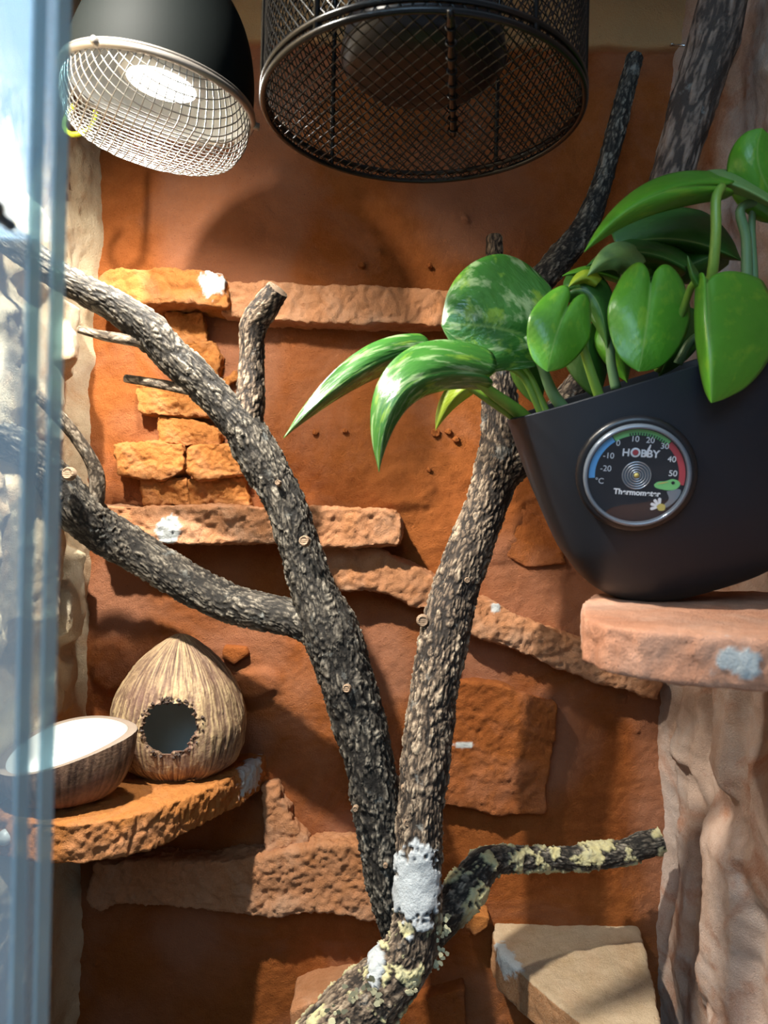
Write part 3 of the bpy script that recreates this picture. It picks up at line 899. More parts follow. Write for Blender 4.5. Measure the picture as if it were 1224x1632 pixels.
# ------------------------------------------------------------------ coconut hide and bowl
def coconut():
    c = np.array(P(283, 1240, 0.556)); c[2] = ZL + 0.0005
    t = thing('coconut_hide', c, 'brown coconut shell hide with a round entrance hole', 'coconut hide')
    prof, _ = catmull([(0.030, 0.0, 0), (0.041, 0.009, 0), (0.0475, 0.027, 0), (0.0475, 0.042, 0), (0.042, 0.060, 0), (0.030, 0.078, 0), (0.016, 0.0905, 0), (0.006, 0.097, 0), (0.0004, 0.0985, 0)], 170)
    k = 300
    a = np.arange(k) * 2 * math.pi / k
    m = len(prof)
    rr = np.repeat(prof[:, 0], k); hh = np.repeat(prof[:, 1], k); an = np.tile(a, m)
    ca, sa = np.cos(an), np.sin(an)
    fib = np.stack([ca * 20 + 0.5 * fbm(np.stack([ca, sa, hh * 30], 1) * 2, 2, 3), sa * 20, hh * 28], 1)
    f = fbm(fib * 1.5, 4, 8, 0.6) * 0.5 + 0.5
    rd = ridged(fib * 2.2 * np.array([1, 1, .6]), 3, 2)
    ht = np.clip(0.55 * f + 0.35 * rd + 0.1, 0, 1)
    disp = 0.0030 * (ht - 0.5) * np.clip(rr / 0.02, 0.2, 1) + 0.0012 * fbm(np.stack([ca * .05, sa * .05, hh], 1) * 60, 2, 4)
    # entrance
    hx, hz = 0.003, 0.0405
    th0 = -math.pi / 2
    lx = rr * np.cos(an)                    # sideways on the front half
    front = np.sin(an) < -0.2
    q = np.sqrt(((lx - hx) / 0.0182) ** 2 + ((hh - hz) / 0.0170) ** 2) + 0.11 * vnoise(np.stack([lx, hh, 0 * hh], 1) * 330, 3)
    disp += np.where(front, 0.0022 * (1 - sstep(1.0, 1.28, q)) * vnoise(np.stack([lx, hh, 0 * hh], 1) * 600, 6), 0)
    R = rr + disp
    V = np.stack([R * ca, R * sa * 0.80, hh], 1)
    F = grid_faces(m, k, True)
    hole = front & (q < 1.0)
    keep = ~hole[F].any(1)
    # inner skin, 3 mm inside
    Vi = np.stack([np.maximum(rr - 0.0035, 0.0002) * ca, np.maximum(rr - 0.0035, 0.0002) * sa * 0.80, np.clip(hh, 0.002, 0.094)], 1)
    off = Vector(c)
    o = mk('shell', V, F[keep], M['coco'], t, {'ht': ht}); o.location = (0, 0, 0)
    o = mk('lining', Vi, F[keep][:, ::-1], M['coco_in'], t); o.location = (0, 0, 0)
    # the thickness of the wall around the entrance
    e = {}
    for fc in F[keep]:
        for i in range(4):
            u, v = int(fc[i]), int(fc[(i + 1) % 4])
            e[(u, v)] = e.get((u, v), 0) + 1
    bd = [(u, v) for (u, v) in e if (v, u) not in e and 3 * k < u < (m - 6) * k]
    ids = sorted({i for b in bd for i in b}); mp = {i: j for j, i in enumerate(ids)}
    VV = np.vstack([V[ids], Vi[ids]])
    o = mk('entrance_edge', VV, np.array([(mp[v], mp[u], len(ids) + mp[u], len(ids) + mp[v]) for u, v in bd]), M['coco'], t, {'ht': np.full(len(VV), 0.25)}); o.location = (0, 0, 0)
    # crumbs of husk around the entrance
    cb = MB(); rg = np.random.default_rng(2)
    for j in range(46):
        b = rg.uniform(0, 6.283); f_ = rg.uniform(1.0, 1.22)
        x, z = hx + 0.0182 * f_ * math.cos(b), hz + 0.017 * f_ * math.sin(b)
        i = np.argmin((lx - x) ** 2 + (hh - z) ** 2 + np.where(front, 0, 9))
        r = rg.uniform(0.0008, 0.0019)
        Vb = (rg.normal(size=(6, 3)) * 0.18 + np.array([[1, 0, 0], [-1, 0, 0], [0, 1, 0], [0, -1, 0], [0, 0, 1], [0, 0, -1]])) * r + V[i]
        cb.add(Vb, [(0, 2, 4), (2, 1, 4), (1, 3, 4), (3, 0, 4), (2, 0, 5), (1, 2, 5), (3, 1, 5), (0, 3, 5)])
    o = cb.build('entrance_crumbs', M['coco_dark'], t, smooth=False, kind='stuff'); o.location = (0, 0, 0)


coconut()


def bowl():
    c = np.array(P(104, 1290, 0.492)); c[2] = ZL + 0.0005
    t = thing('coconut_bowl', c, 'half coconut bowl with white lining in front of the coconut hide', 'bowl')
    k, m = 200, 70
    a = np.arange(k) * 2 * math.pi / k
    tt = np.linspace(0, 1, m)
    # plan outline: egg pointed towards the right
    def plan(an):
        x = 0.0405 * np.cos(an) + 0.004 * np.maximum(0, np.cos(an)) ** 6
        y = 0.034 * np.sin(an) * (1 - 0.22 * np.cos(an))
        return x, y
    def skin(scale, drop, n=m, bumps=0.0):
        T_, A_ = np.meshgrid(np.linspace(0, 1, n), a, indexing='ij')
        T_, A_ = T_.ravel(), A_.ravel()
        r = np.sin(np.clip(T_, 0, 1) * math.pi / 2) ** 0.62 * scale
        x, y = plan(A_)
        hrim = 0.038 + 0.19 * x + 0.22 * y          # rim rises to the right
        z = drop + (hrim - drop) * (1 - np.cos(T_ * math.pi / 2)) ** 1.0
        return x * r, y * r, z, A_, T_
    x, y, z, A_, T_ = skin(1.0, 0.0)
    ca, sa = np.cos(A_), np.sin(A_)
    fib = np.stack([ca * 20, sa * 20, z * 25], 1)
    ht = np.clip(0.5 * fbm(fib * 1.5, 4, 18, 0.6) + 0.32 * ridged(fib * 2.0, 3, 4) + 0.30, 0, 1) * 0.55
    dsp = 1 + 0.022 * (ht - 0.4)
    V = np.stack([x * dsp, y * dsp, z], 1)
    o = mk('shell', V, grid_faces(m, k, True), M['coco'], t, {'ht': ht}); o.location = (0, 0, 0)
    n2 = 50
    xi, yi, zi, Ai, Ti = skin(0.86, 0.014, n2)
    zi = zi + 0.0016 * fbm(np.stack([xi, yi, zi], 1) * 110, 3, 5) * (1 - Ti) ** 0.5 - 0.0003
    o = mk('lining', np.stack([xi, yi, zi], 1), grid_faces(n2, k, True)[:, ::-1], M['milk'], t); o.location = (0, 0, 0)
    ro = V[-k:]; ri = np.stack([xi, yi, zi], 1)[-k:]
    mid = (ro + ri) / 2 + np.array([0, 0, 0.0009])
    o = mk('rim', np.vstack([ro, mid, ri]), grid_faces(3, k, True), M['coco_rim'], t); o.location = (0, 0, 0)


bowl()

# ------------------------------------------------------------------ lamps
def wire_grid(mapper, R, pitch, wr, rot=0.0, seg=44, k=4):
    """two families of wires laid over a pressed sheet; mapper takes flat (x, y) to 3D"""
    mb = MB()
    c, s = math.cos(rot), math.sin(rot)
    n = int(R / pitch)
    for fam in (0, 1):
        for i in range(-n, n + 1):
            u = i * pitch
            h = math.sqrt(max(0, R * R - u * u))
            if h < pitch:
                continue
            t = np.linspace(-h, h, max(6, int(seg * h / R)))
            x, y = (np.full_like(t, u), t) if fam == 0 else (t, np.full_like(t, u))
            pts = mapper(x * c - y * s, x * s + y * c)
            mb.tube(pts, wr, k, cap=False)
    return mb


def dome_lamp():
    c = P(254, 158, 0.44)
    t = thing('dome_lamp', c, 'black dome lamp with lit white bulb behind a steel wire guard', 'lamp')
    R = 0.0475
    t.rotation_euler = (math.radians(2.0), math.radians(8.5), 0)      # hangs slightly askew
    t.scale = (1.11, 1.11, 1.11)

    def put(o):
        o.location = (0, 0, 0)
        return o
    H = 0.066
    prof = [(R * 1.0, 0.0)] + [(R * math.cos(b) ** 0.9 if b < 1.5 else 0, H * math.sin(b)) for b in np.linspace(0.04, 1.22, 26)]
    prof += [(0.0165, H * 0.96), (0.0165, H * 0.96 + 0.018), (0.013, H * 0.96 + 0.022), (0.0005, H * 0.96 + 0.022)]
    put(mk('shade', *lathe(prof, 72), M['dome_black'], t))
    inn = [(R * 0.975, 0.0)] + [(R * 0.965 * math.cos(b) ** 0.9, (H - 0.003) * math.sin(b)) for b in np.linspace(0.04, 1.25, 24)] + [(0.0005, H * 0.952)]
    V, F = lathe(inn, 72)
    put(mk('reflector', V, [f[::-1] for f in F], M['white_in'], t))
    a = np.linspace(0, 2 * math.pi, 97)[:-1]
    ring = lambda r, z: np.stack([r * np.cos(a), r * np.sin(a), 0 * a + z], 1)
    put(MB().tube(ring(R * 1.005, 0.0), 0.0019, 10, closed=True).tube(ring(R * 1.015, 0.0022), 0.0008, 8, closed=True).build('rim', M['rim'], t))
    for b in (0.25, 2.3, 4.4):
        V, F = lathe([(0.0001, 0.0028), (0.0018, 0.0026), (0.002, 0.0), (0.002, -0.002)], 12)
        Mx = np.array(Vector((math.cos(b), math.sin(b), 0)).to_track_quat('Z', 'Y').to_matrix())
        put(mk('rim_screw', V @ Mx.T + np.array([math.cos(b), math.sin(b), 0.0]) * R * 1.03, F, M['rim'], t))
    # guard: pressed basket
    dep, Rb, rc = 0.0225, R * 0.80, R * 0.15
    pr = np.array([(0, -dep - 0.0022), (Rb * 0.5, -dep - 0.0017), (Rb, -dep), (Rb + rc * 0.55, -dep + rc * 0.22), (Rb + rc * 0.9, -dep + rc * 0.8), (R * 0.985, -dep * 0.45), (R * 0.985, 0.0)])
    pc, s = catmull(np.column_stack([pr, 0 * pr[:, 0]]), 80)

    def mapper(x, y):
        q = np.hypot(x, y) + 1e-9
        r = np.interp(q, s, pc[:, 0]); z = np.interp(q, s, pc[:, 1])
        return np.stack([x / q * r, y / q * r, z], 1)
    g = wire_grid(mapper, s[-1], 0.0043, 0.00034, 0.5, 46)
    put(g.build('wire_guard', M['steel'], t, kind='stuff'))
    # bulb
    b = [(0.0135, 0.052), (0.014, 0.040), (0.019, 0.026), (0.0225, 0.014), (0.0225, 0.0095), (0.0205, 0.0078), (0.0175, 0.0074)]
    bo = put(mk('bulb', *lathe(b, 40), M['glassgrey'], t))
    V, F = lathe([(0.0175, 0.0072), (0.012, 0.0064), (0.0001, 0.0060)], 40)
    lo = mk('led_face', V, [f[::-1] for f in F], M['led'], bo); lo.location = (0, 0, 0)
    sp = bpy.data.lights.new('led_beam', 'SPOT'); sp.energy = LAMP_SPOT_W; sp.spot_size = math.radians(165); sp.spot_blend = 0.6
    sp.shadow_soft_size = 0.012; sp.color = (1.0, 0.965, 0.88)
    so = bpy.data.objects.new('led_beam', sp); COL.objects.link(so); so.parent = bo; so.location = (0, 0, 0.004)
    # cap and cord to the hood
    put(MB().tube(catmull([(0, 0, 0.08), (-0.004, 0.0, 0.10), (-0.014, 0.002, 0.13), (-0.024, 0.004, 0.160)], 20)[0], 0.003, 8).build('cord', M['black_metal'], t))


dome_lamp()


def heat_cage():
    c = P(673, 180, 0.378)
    t = thing('heat_lamp_cage', c, 'round black mesh cage around a dark heat lamp under the hood', 'lamp guard')
    R, Hh = 0.0775, ZT - float(c[2])
    a = np.linspace(0, 2 * math.pi, 121)[:-1]
    ring = lambda r, z: np.stack([r * np.cos(a), r * np.sin(a), 0 * a + z], 1)

    def put(o):
        o.location = (0, 0, 0)
        return o
    for z, w in ((0.0, 0.0015), (0.0045, 0.0015), (Hh * 0.5, 0.0014), (Hh - 0.004, 0.0018)):
        put(MB().tube(ring(R, z), w, 8, closed=True).build('hoop', M['black_gloss'], t))
    for ang in (-2.215, -0.985, 2.25, 0.95, 3.3, -0.15):
        x, y = R * math.cos(ang), R * math.sin(ang)
        put(MB().tube([(x, y, -0.001), (x, y, Hh * .5), (x, y, Hh - 0.002)], 0.0013, 8).build('upright_bar', M['black_gloss'], t))
    # diamond mesh of the side
    mb = MB(); n = 96; turns = 0.42
    tt = np.linspace(0, 1, 16)
    for sg in (-1, 1):
        for i in range(n):
            b = 2 * math.pi * i / n + sg * tt * 2 * math.pi * turns
            mb.tube(np.stack([R * 0.995 * np.cos(b), R * 0.995 * np.sin(b), tt * (Hh - 0.004)], 1), 0.00036, 4, cap=False)
    put(mb.build('side_mesh', M['black_gloss'], t, kind='stuff'))
    flat = lambda x, y: np.stack([x, y, 0 * x - 0.0004 + 0 * y], 1)
    mb = MB()
    pitch = 0.0056
    for sg in (-1, 1):
        ca, sa = math.cos(sg * 0.98), math.sin(sg * 0.98)
        for i in range(-14, 15):
            u = i * pitch; h = math.sqrt(max(0, R * R - u * u))
            if h < 0.004:
                continue
            w = np.linspace(-h, h, 4)
            mb.tube(np.stack([w * ca - u * sa, w * sa + u * ca, 0 * w + 0.0002], 1), 0.00042, 4, cap=False)
    put(mb.build('bottom_mesh', M['black_gloss'], t, kind='stuff'))
    # hinge strip, twisted wire across the bottom
    w = np.linspace(0, 1, 30)
    hp = np.stack([0.017 - 0.010 * w, 0.02 - 0.099 * w, -0.001 + 0 * w], 1)
    mb = MB().tube(hp, 0.0013 + 0.0007 * np.abs(np.sin(w * 16)), 8)
    for j in range(9):
        q = hp[2 + j * 3]
        mb.tube(q + 0.0022 * np.stack([np.cos(a[::8]), 0.5 * np.sin(a[::8]), np.sin(a[::8])], 1), 0.0005, 5, closed=True)
    put(mb.build('hinge', M['black_gloss'], t))
    # ceramic heater with its dish
    z0 = 0.020
    dish = [(0.0002, z0 - 0.004), (0.020, z0 - 0.0035), (0.034, z0 - 0.001), (0.0395, z0 + 0.004), (0.0400, z0 + 0.010), (0.038, z0 + 0.020), (0.033, z0 + 0.032), (0.026, z0 + 0.042), (0.020, z0 + 0.050), (0.019, z0 + 0.085), (0.022, z0 + 0.088), (0.022, z0 + 0.11), (0.012, z0 + 0.115), (0.012, Hh)]
    put(mk('heater', *lathe(dish, 56), M['black_plate'], t))
    put(MB().tube(ring(0.0395, z0 + 0.006), 0.0012, 6, closed=True).build('heater_lip', M['black_plate'], t))


heat_cage()

cb = catmull([(*P(118, 168, 0.50),), (*P(104, 190, 0.50),), (*P(103, 205, 0.498),), (*P(112, 214, 0.497),), (*P(128, 212, 0.497),), (*P(150, 190, 0.5),), (*P(165, 60, 0.51),), (-0.19, 0.51, ZT)], 60)[0]
tag(MB().tube(cb, 0.0017, 8).build('earth_cable', M['cable']), 'yellow-green cable loop behind the left edge of the dome lamp', 'cable')
nl = MB().tube([P(1072, 72, 0.587), P(1080, 72, 0.58), P(1092, 73, 0.575)], 0.0008, 8)
V, F = lathe([(0.0001, 0.001), (0.0016, 0.0007), (0.0018, 0), (0.0001, -0.0003)], 12)
nl.add(V + P(1071, 72, 0.588), F)
tag(nl.build('nail', M['nail']), 'bright metal nail at the top of the back wall', 'nail')

# ------------------------------------------------------------------ pot, thermometer, plant
PD = 0.405
A = np.array([-0.315, -0.10, 0.945]); A /= np.linalg.norm(A)
E1 = np.array([1.0, 0, 0]) - A * A[0]; E1 /= np.linalg.norm(E1)
E2 = np.cross(A, E1)
PS = PD / FPX
RIM0 = P(812, 669, PD)
HALF = 226 * PS
PC = RIM0 + E1 * HALF                  # centre of the rim
DEPTH_RATIO = 0.70
EXPN = 2.7


def pot_ring(half, along, k=120, ratio=DEPTH_RATIO):
    a = np.arange(k) * 2 * math.pi / k
    ca, sa = np.cos(a), np.sin(a)
    x = np.sign(ca) * np.abs(ca) ** (2 / EXPN) * half
    y = np.sign(sa) * np.abs(sa) ** (2 / EXPN) * half * ratio
    return PC + x[:, None] * E1 + y[:, None] * E2 - along * A


def pot_half(along):
    pr = np.array([(0, 0), (97, 6), (208, 20), (250, 32), (286, 48), (315, 73), (335, 108), (343, 140)]) * PS
    return HALF - np.interp(along, pr[:, 0], pr[:, 1])


def pot():
    t = thing('plant_pot', PC - A * 343 * PS, 'tilted black plastic plant pot on the pink rock shelf', 'pot')
    pr, _ = catmull([(0, 0, 0), (97, 6, 0), (208, 20, 0), (250, 32, 0), (286, 48, 0), (315, 73, 0), (335, 108, 0), (343, 140, 0), (343.5, 200, 0), (343.5, 225.9, 0)], 60)
    rows = [pot_ring(HALF - i * PS, al * PS) for al, i, _ in pr]
    V = np.concatenate(rows); k = 120
    mk('body', V, grid_faces(len(rows), k, True), M['pot'], t)
    inn = [pot_ring(HALF, 0), pot_ring(HALF - 0.0006, -0.0005), pot_ring(HALF - 0.0018, -0.0005), pot_ring(HALF - 0.0024, 0.0002), pot_ring(HALF - 0.005, 0.03)]
    mk('rim', np.concatenate(inn), grid_faces(len(inn), k, True), M['pot'], t)
    so = [pot_ring((HALF - 0.0045) * f, 0.022 - 0.006 * (1 - f)) for f in (1, 0.8, 0.6, 0.4, 0.2, 0.01)]
    V = np.concatenate(so); V = V + A * (0.002 * fbm(V * 200, 3, 5))[:, None]
    mk('soil', V, grid_faces(len(so), k, True), M['soil'], t)


pot()


def thermometer():
    n = np.array([-0.20, -1.0, -0.24]); n /= np.linalg.norm(n)
    # where the line of sight meets the front of the pot
    ray = P(1014, 757, 1.0) - np.array([0, 0, CAMZ])
    best = None
    for d in np.linspace(0.30, 0.42, 400):
        q = np.array([0, 0, CAMZ]) + ray * d - PC
        al = -(q @ A); x = q @ E1; y = q @ E2
        h = pot_half(al)
        f = (abs(x) / h) ** EXPN + (abs(y) / (h * DEPTH_RATIO)) ** EXPN
        if f < 1:
            best = d
            break
    c = np.array([0, 0, CAMZ]) + ray * (best - 0.004)
    t = thing('thermometer', c, 'round dial thermometer stuck to the front of the black pot', 'thermometer')
    up = np.array([0.0, 0, 1.0]); up = up - n * (up @ n); up /= np.linalg.norm(up)
    rt = np.cross(up, n); rt = -rt if rt[0] < 0 else rt
    Mx = np.stack([rt, up, n], 1)               # local x right, y up, z towards the viewer
    rl = math.radians(-3)
    Rz = np.array([[math.cos(rl), -math.sin(rl), 0], [math.sin(rl), math.cos(rl), 0], [0, 0, 1]])
    Mx = Mx @ Rz
    S = 80 * (c[1]) / FPX                         # dial radius
    t.rotation_mode = 'QUATERNION'
    t.rotation_quaternion = Matrix(Mx.tolist()).to_quaternion()

    def put(o):
        o.location = (0, 0, 0)
        return o

    def part(name, VF, mat, smooth=True):
        return put(mk(name, VF[0], VF[1], mat, t, smooth=smooth))
    part('backing_ring', lathe([(S * 1.17, -0.006), (S * 1.17, -0.0012), (S * 1.13, 0.0), (S * 1.02, 0.0004), (S * 1.0, 0.0)], 72), M['tblack'])
    part('dial', lathe([(S * 1.0, 0.0006), (0.0001, 0.0006)], 64), M['tface'])
    part('rim', lathe([(S * 1.03, 0.0), (S * 1.03, 0.0030), (S * 1.0, 0.0040), (S * 0.965, 0.0042), (S * 0.945, 0.0036), (S * 0.94, 0.0012)], 72), M['tring'])
    part('cover', lathe([(S * 0.945, 0.0038), (S * 0.7, 0.0047), (S * 0.35, 0.0053), (0.0001, 0.0055)], 48), M['cover'])
    z1 = 0.0010

    def arc(a0, a1, r0, r1, mat, name):
        a = np.radians(np.linspace(a0, a1, 28))
        V = np.concatenate([np.stack([r0 * S * np.cos(a), r0 * S * np.sin(a), 0 * a + z1], 1), np.stack([r1 * S * np.cos(a), r1 * S * np.sin(a), 0 * a + z1], 1)])
        m = len(a)
        part(name, (V, [(i, i + 1, m + i + 1, m + i) for i in range(m - 1)]), M[mat])
    arc(187, 126, 0.80, 0.92, 'tblue', 'scale_band'); arc(125, 51, 0.80, 0.92, 'tgreen', 'scale_band'); arc(50, -9, 0.80, 0.92, 'tred', 'scale_band')
    tk = MB()
    for j in range(15):
        b = math.radians(104 - j * 3.55)
        tk.box((0.825 * S * math.cos(b), 0.825 * S * math.sin(b), z1 + 0.0003), (0.030 * S, 0.012 * S, 0.0001), [[math.cos(b), -math.sin(b), 0], [math.sin(b), math.cos(b), 0], [0, 0, 1]])
    put(tk.build('scale_tick', M['tblack'], t, smooth=False))

    def text(s, x, y, size, mat, name, bold=0.0, sx=1.0):
        cu = bpy.data.curves.new(name, 'FONT'); cu.body = s; cu.size = size * S; cu.align_x = 'CENTER'; cu.align_y = 'CENTER'
        cu.offset = bold * S
        cu.extrude = 0.00006
        cu.materials.append(M[mat])
        tmp = bpy.data.objects.new('tmp', cu); COL.objects.link(tmp)
        me = bpy.data.meshes.new_from_object(tmp.evaluated_get(bpy.context.evaluated_depsgraph_get()))
        bpy.data.objects.remove(tmp)
        o = bpy.data.objects.new(name, me); COL.objects.link(o); o.parent = t
        o.location = (x * S, y * S, z1 + 0.0002); o.scale = (sx, 1, 1)
        return o
    for s, x, y in (('-20', -0.60, 0.10), ('-10', -0.57, 0.36), ('0', -0.41, 0.62), ('10', -0.10, 0.72), ('20', 0.19, 0.71), ('30', 0.47, 0.61), ('40', 0.63, 0.36), ('50', 0.68, 0.08)):
        text(s, x, y, 0.165, 'twhite', 'numeral')
    text('°C', -0.70, -0.16, 0.16, 'twhite', 'numeral')
    text('H', -0.245, 0.44, 0.205, 'twhite', 'lettering', 0.005); text('B', 0.09, 0.44, 0.205, 'twhite', 'lettering', 0.005); text('B', 0.205, 0.44, 0.205, 'twhite', 'lettering', 0.005); text('Y', 0.325, 0.44, 0.205, 'twhite', 'lettering', 0.005)
    text('Thermometer', 0.04, -0.35, 0.155, 'twhite', 'lettering', 0.005)
    # ring standing for the O, with its red middle
    part('emblem_ring', ((lambda vf: (vf[0] + np.array([-0.065 * S, 0.455 * S, z1]), vf[1]))(lathe([(0.095 * S, 0.0), (0.060 * S, 0.0002)], 24))), M['twhite'])
    part('emblem_centre', ((lambda vf: (vf[0] + np.array([-0.065 * S, 0.465 * S, z1]), vf[1]))(lathe([(0.060 * S, 0.0), (0.0001, 0.0001)], 20))), M['tred'])
    # bimetal coil
    part('coil_plate', lathe([(0.285 * S, 0.0008), (0.0001, 0.0009)], 40), M['tring'])
    for r in (0.27, 0.22, 0.17, 0.12, 0.075):
        a = np.linspace(0, 2 * math.pi, 49)[:-1]
        put(MB().tube(np.stack([r * S * np.cos(a), r * S * np.sin(a), 0 * a + 0.0013], 1), 0.012 * S, 6, closed=True).build('coil', M['tsteel'], t))
    part('hub', lathe([(0.05 * S, 0.001), (0.05 * S, 0.0016), (0.0001, 0.0020)], 16), M['torange'])
    d = np.array([math.cos(math.radians(72)), math.sin(math.radians(72)), 0]); e = np.array([-d[1], d[0], 0])
    part('pointer', (np.array([d * 0.42 * S + e * 0.035 * S, d * 0.42 * S - e * 0.035 * S, d * 0.66 * S - e * 0.012 * S, d * 0.66 * S + e * 0.012 * S]) + [0, 0, 0.0016], [(0, 1, 2, 3)]), M['twhite'], False)

    # printed green gecko and its pale foot
    def blob(pts, mat, name, z):
        q, _ = catmull(np.array([(x, y, 0) for x, y in pts + pts[:1]]), 40)
        V = q[:-1] * S; V[:, 2] = z
        part(name, (V, [tuple(range(len(V)))]), M[mat])
    blob([(0.35, -0.16), (0.42, -0.10), (0.55, -0.08), (0.68, -0.03), (0.80, -0.06), (0.84, -0.13), (0.78, -0.22), (0.64, -0.26), (0.45, -0.24), (0.37, -0.21)], 'tgreen', 'printed_gecko', z1 + 0.0001)
    blob([(0.60, -0.28), (0.84, -0.22), (0.86, -0.34), (0.76, -0.50), (0.62, -0.62), (0.56, -0.58), (0.66, -0.44)], 'tsteel', 'printed_gecko', z1)
    blob([(0.40, -0.16), (0.55, -0.115), (0.62, -0.09), (0.55, -0.095), (0.44, -0.13)], 'torange', 'printed_gecko', z1 + 0.0002)
    blob([(0.66, -0.10), (0.70, -0.07), (0.74, -0.10), (0.70, -0.14)], 'tblack', 'printed_gecko', z1 + 0.0002)
    for a0 in (95, 130, 165, 200):
        b = math.radians(a0)
        cx, cy = 0.50, -0.60
        ex, ey = cx + 0.15 * math.cos(b), cy + 0.15 * math.sin(b)
        nx, ny = -math.sin(b) * 0.022, math.cos(b) * 0.022
        blob([(cx + nx * .6, cy + ny * .6), (ex + nx * 1.4, ey + ny * 1.4), (ex + 0.03 * math.cos(b), ey + 0.03 * math.sin(b)), (ex - nx * 1.4, ey - ny * 1.4), (cx - nx * .6, cy - ny * .6)], 'twhite', 'printed_foot', z1 + 0.0001)
    blob([(0.44, -0.60), (0.50, -0.54), (0.60, -0.56), (0.60, -0.66), (0.50, -0.68)], 'torange', 'printed_foot', z1 + 0.0002)


thermometer()

PL = thing('pothos_plant', PC - A * 0.02, 'green pothos plant with heart shaped leaves growing from the black pot', 'plant')


def leaf(base, ctrl, tip, wl, wr, mat, dl=0.0, dr=0.0, lobe=0.28, wave=0.0016, peak=0.30, seed=0, sharp=1.0, nu=44, nv=25):
    """base/ctrl/tip are (px, py, depth); wl / wr half widths in px left / right of base->tip, dl / dr how far the two edges turn away in depth (m)"""
    b3, c3, t3 = (np.array(q, float) for q in (base, ctrl, tip))
    b = P(*base)
    u = np.linspace(0, 1, nu)[:, None]
    mid = (1 - u) ** 2 * b3 + 2 * u * (1 - u) * c3 + u ** 2 * t3
    tn = np.gradient(mid[:, :2], axis=0); tn /= np.linalg.norm(tn, axis=1)[:, None] + 1e-9
    sd = np.stack([-tn[:, 1], tn[:, 0]], 1)              # + is to the left of the viewer for a leaf growing downwards
    L = np.linalg.norm(np.diff(mid[:, :2], axis=0), axis=1).sum()
    uu = u[:, 0]
    x = np.clip((uu - peak) / (1 - peak), 0, 1)
    W = np.where(uu < peak, 0.80 + 0.20 * np.sin(np.clip(uu / peak, 0, 1) * math.pi / 2), np.maximum(0, 1 - x ** 1.7) ** (0.85 * sharp + 0.15))
    W = np.where(uu > 0.9, W * (1 - 0.25 * sstep(0.9, 1.0, uu)), W)
    v = np.linspace(-1, 1, nv)
    V = np.zeros((nu, nv, 3))
    for j, vv in enumerate(v):
        w = wr if vv > 0 else wl
        dd = dr if vv > 0 else dl
        av = abs(vv)
        back = lobe * L * (1 - uu) ** 2.2 * (max(0.0, math.sin(math.pi * av ** 0.75)) ** 0.8 * 0.95)
        dep = dd * W * av ** 1.8 + wave * W * np.sin(uu * 9 + 3.1 * vv + seed) * av
        q = mid[:, :2] + sd * (vv * w * W)[:, None] - tn * back[:, None]
        dist = mid[:, 2] + dep
        a_, b_ = (q[:, 0] - 612.0) / FPX, (816.0 - q[:, 1]) / FPX
        V[:, j] = np.stack([(a_ * CR - b_ * SR) * dist, dist, CAMZ + (a_ * SR + b_ * CR) * dist], 1)
    V = V.reshape(-1, 3)
    Fq = grid_faces(nu, nv)
    n = vnormals(V, Fq)
    Vt = V + n * 0.00018; Vb = V - n * 0.00018
    m = len(V)
    rim = [i for i in range(nv)] + [i * nv + nv - 1 for i in range(1, nu)] + [(nu - 1) * nv + j for j in range(nv - 2, -1, -1)] + [i * nv for i in range(nu - 2, 0, -1)]
    Fr = np.array([(rim[i], m + rim[i], m + rim[(i + 1) % len(rim)], rim[(i + 1) % len(rim)]) for i in range(len(rim))])
    F = np.vstack([Fq, Fq[:, ::-1] + m, Fr])
    lu = np.repeat(uu, nv); lv = np.tile(v, nu)
    return mk('leaf', np.vstack([Vt, Vb]), F, M[mat], PL, {'lu': np.tile(lu, 2), 'lv': np.tile(lv, 2)}, origin=b)


def stalk(pts, r0, r1, mat='petiole'):
    q, s = catmull([P(*p) for p in pts], 26)
    return mk('stalk', *tube_geo(q, np.linspace(r0, r1, len(q)) * 0.41 / FPX, 10), M[mat], PL)


# marbled leaves reaching left
leaf((672, 556, .385), (570, 565, .372), (452, 698, .362), 24, 30, 'leaf_var', dl=0.022, dr=0.004, lobe=0.05, seed=1)
leaf((772, 598, .372), (610, 560, .345), (604, 752, .352), 30, 52, 'leaf_var', dl=0.016, dr=0.010, lobe=0.06, seed=2)
leaf((838, 536, .385), (770, 512, .377), (704, 520, .380), 70, 118, 'leaf_var', dl=-0.004, dr=0.014, lobe=0.34, seed=3, wave=0.002, peak=0.40, sharp=0.55)
leaf((768, 606, .392), (715, 625, .392), (694, 686, .394), 14, 22, 'leaf_yel', dl=0.006, dr=0.004, lobe=0.05, seed=4)
# bright hearts over the rim
leaf((904, 490, .368), (884, 530, .358), (872, 592, .362), 52, 50, 'leaf', dl=0.006, dr=0.004, lobe=0.30, seed=5, sharp=0.42, peak=0.36)
leaf((1037, 452, .376), (1032, 520, .362), (1018, 592, .366), 68, 64, 'leaf', dl=0.006, dr=0.006, lobe=0.24, seed=6, sharp=0.42, peak=0.36)
leaf((1126, 452, .345), (1130, 540, .330), (1134, 642, .336), 112, 22, 'leaf', dl=0.016, dr=0.020, lobe=0.10, seed=7, sharp=0.5, peak=0.40)
leaf((1118, 462, .352), (1102, 440, .348), (1096, 408, .350), 6, 10, 'leaf_dk', dl=0.006, dr=0.01, lobe=0.0, seed=8)
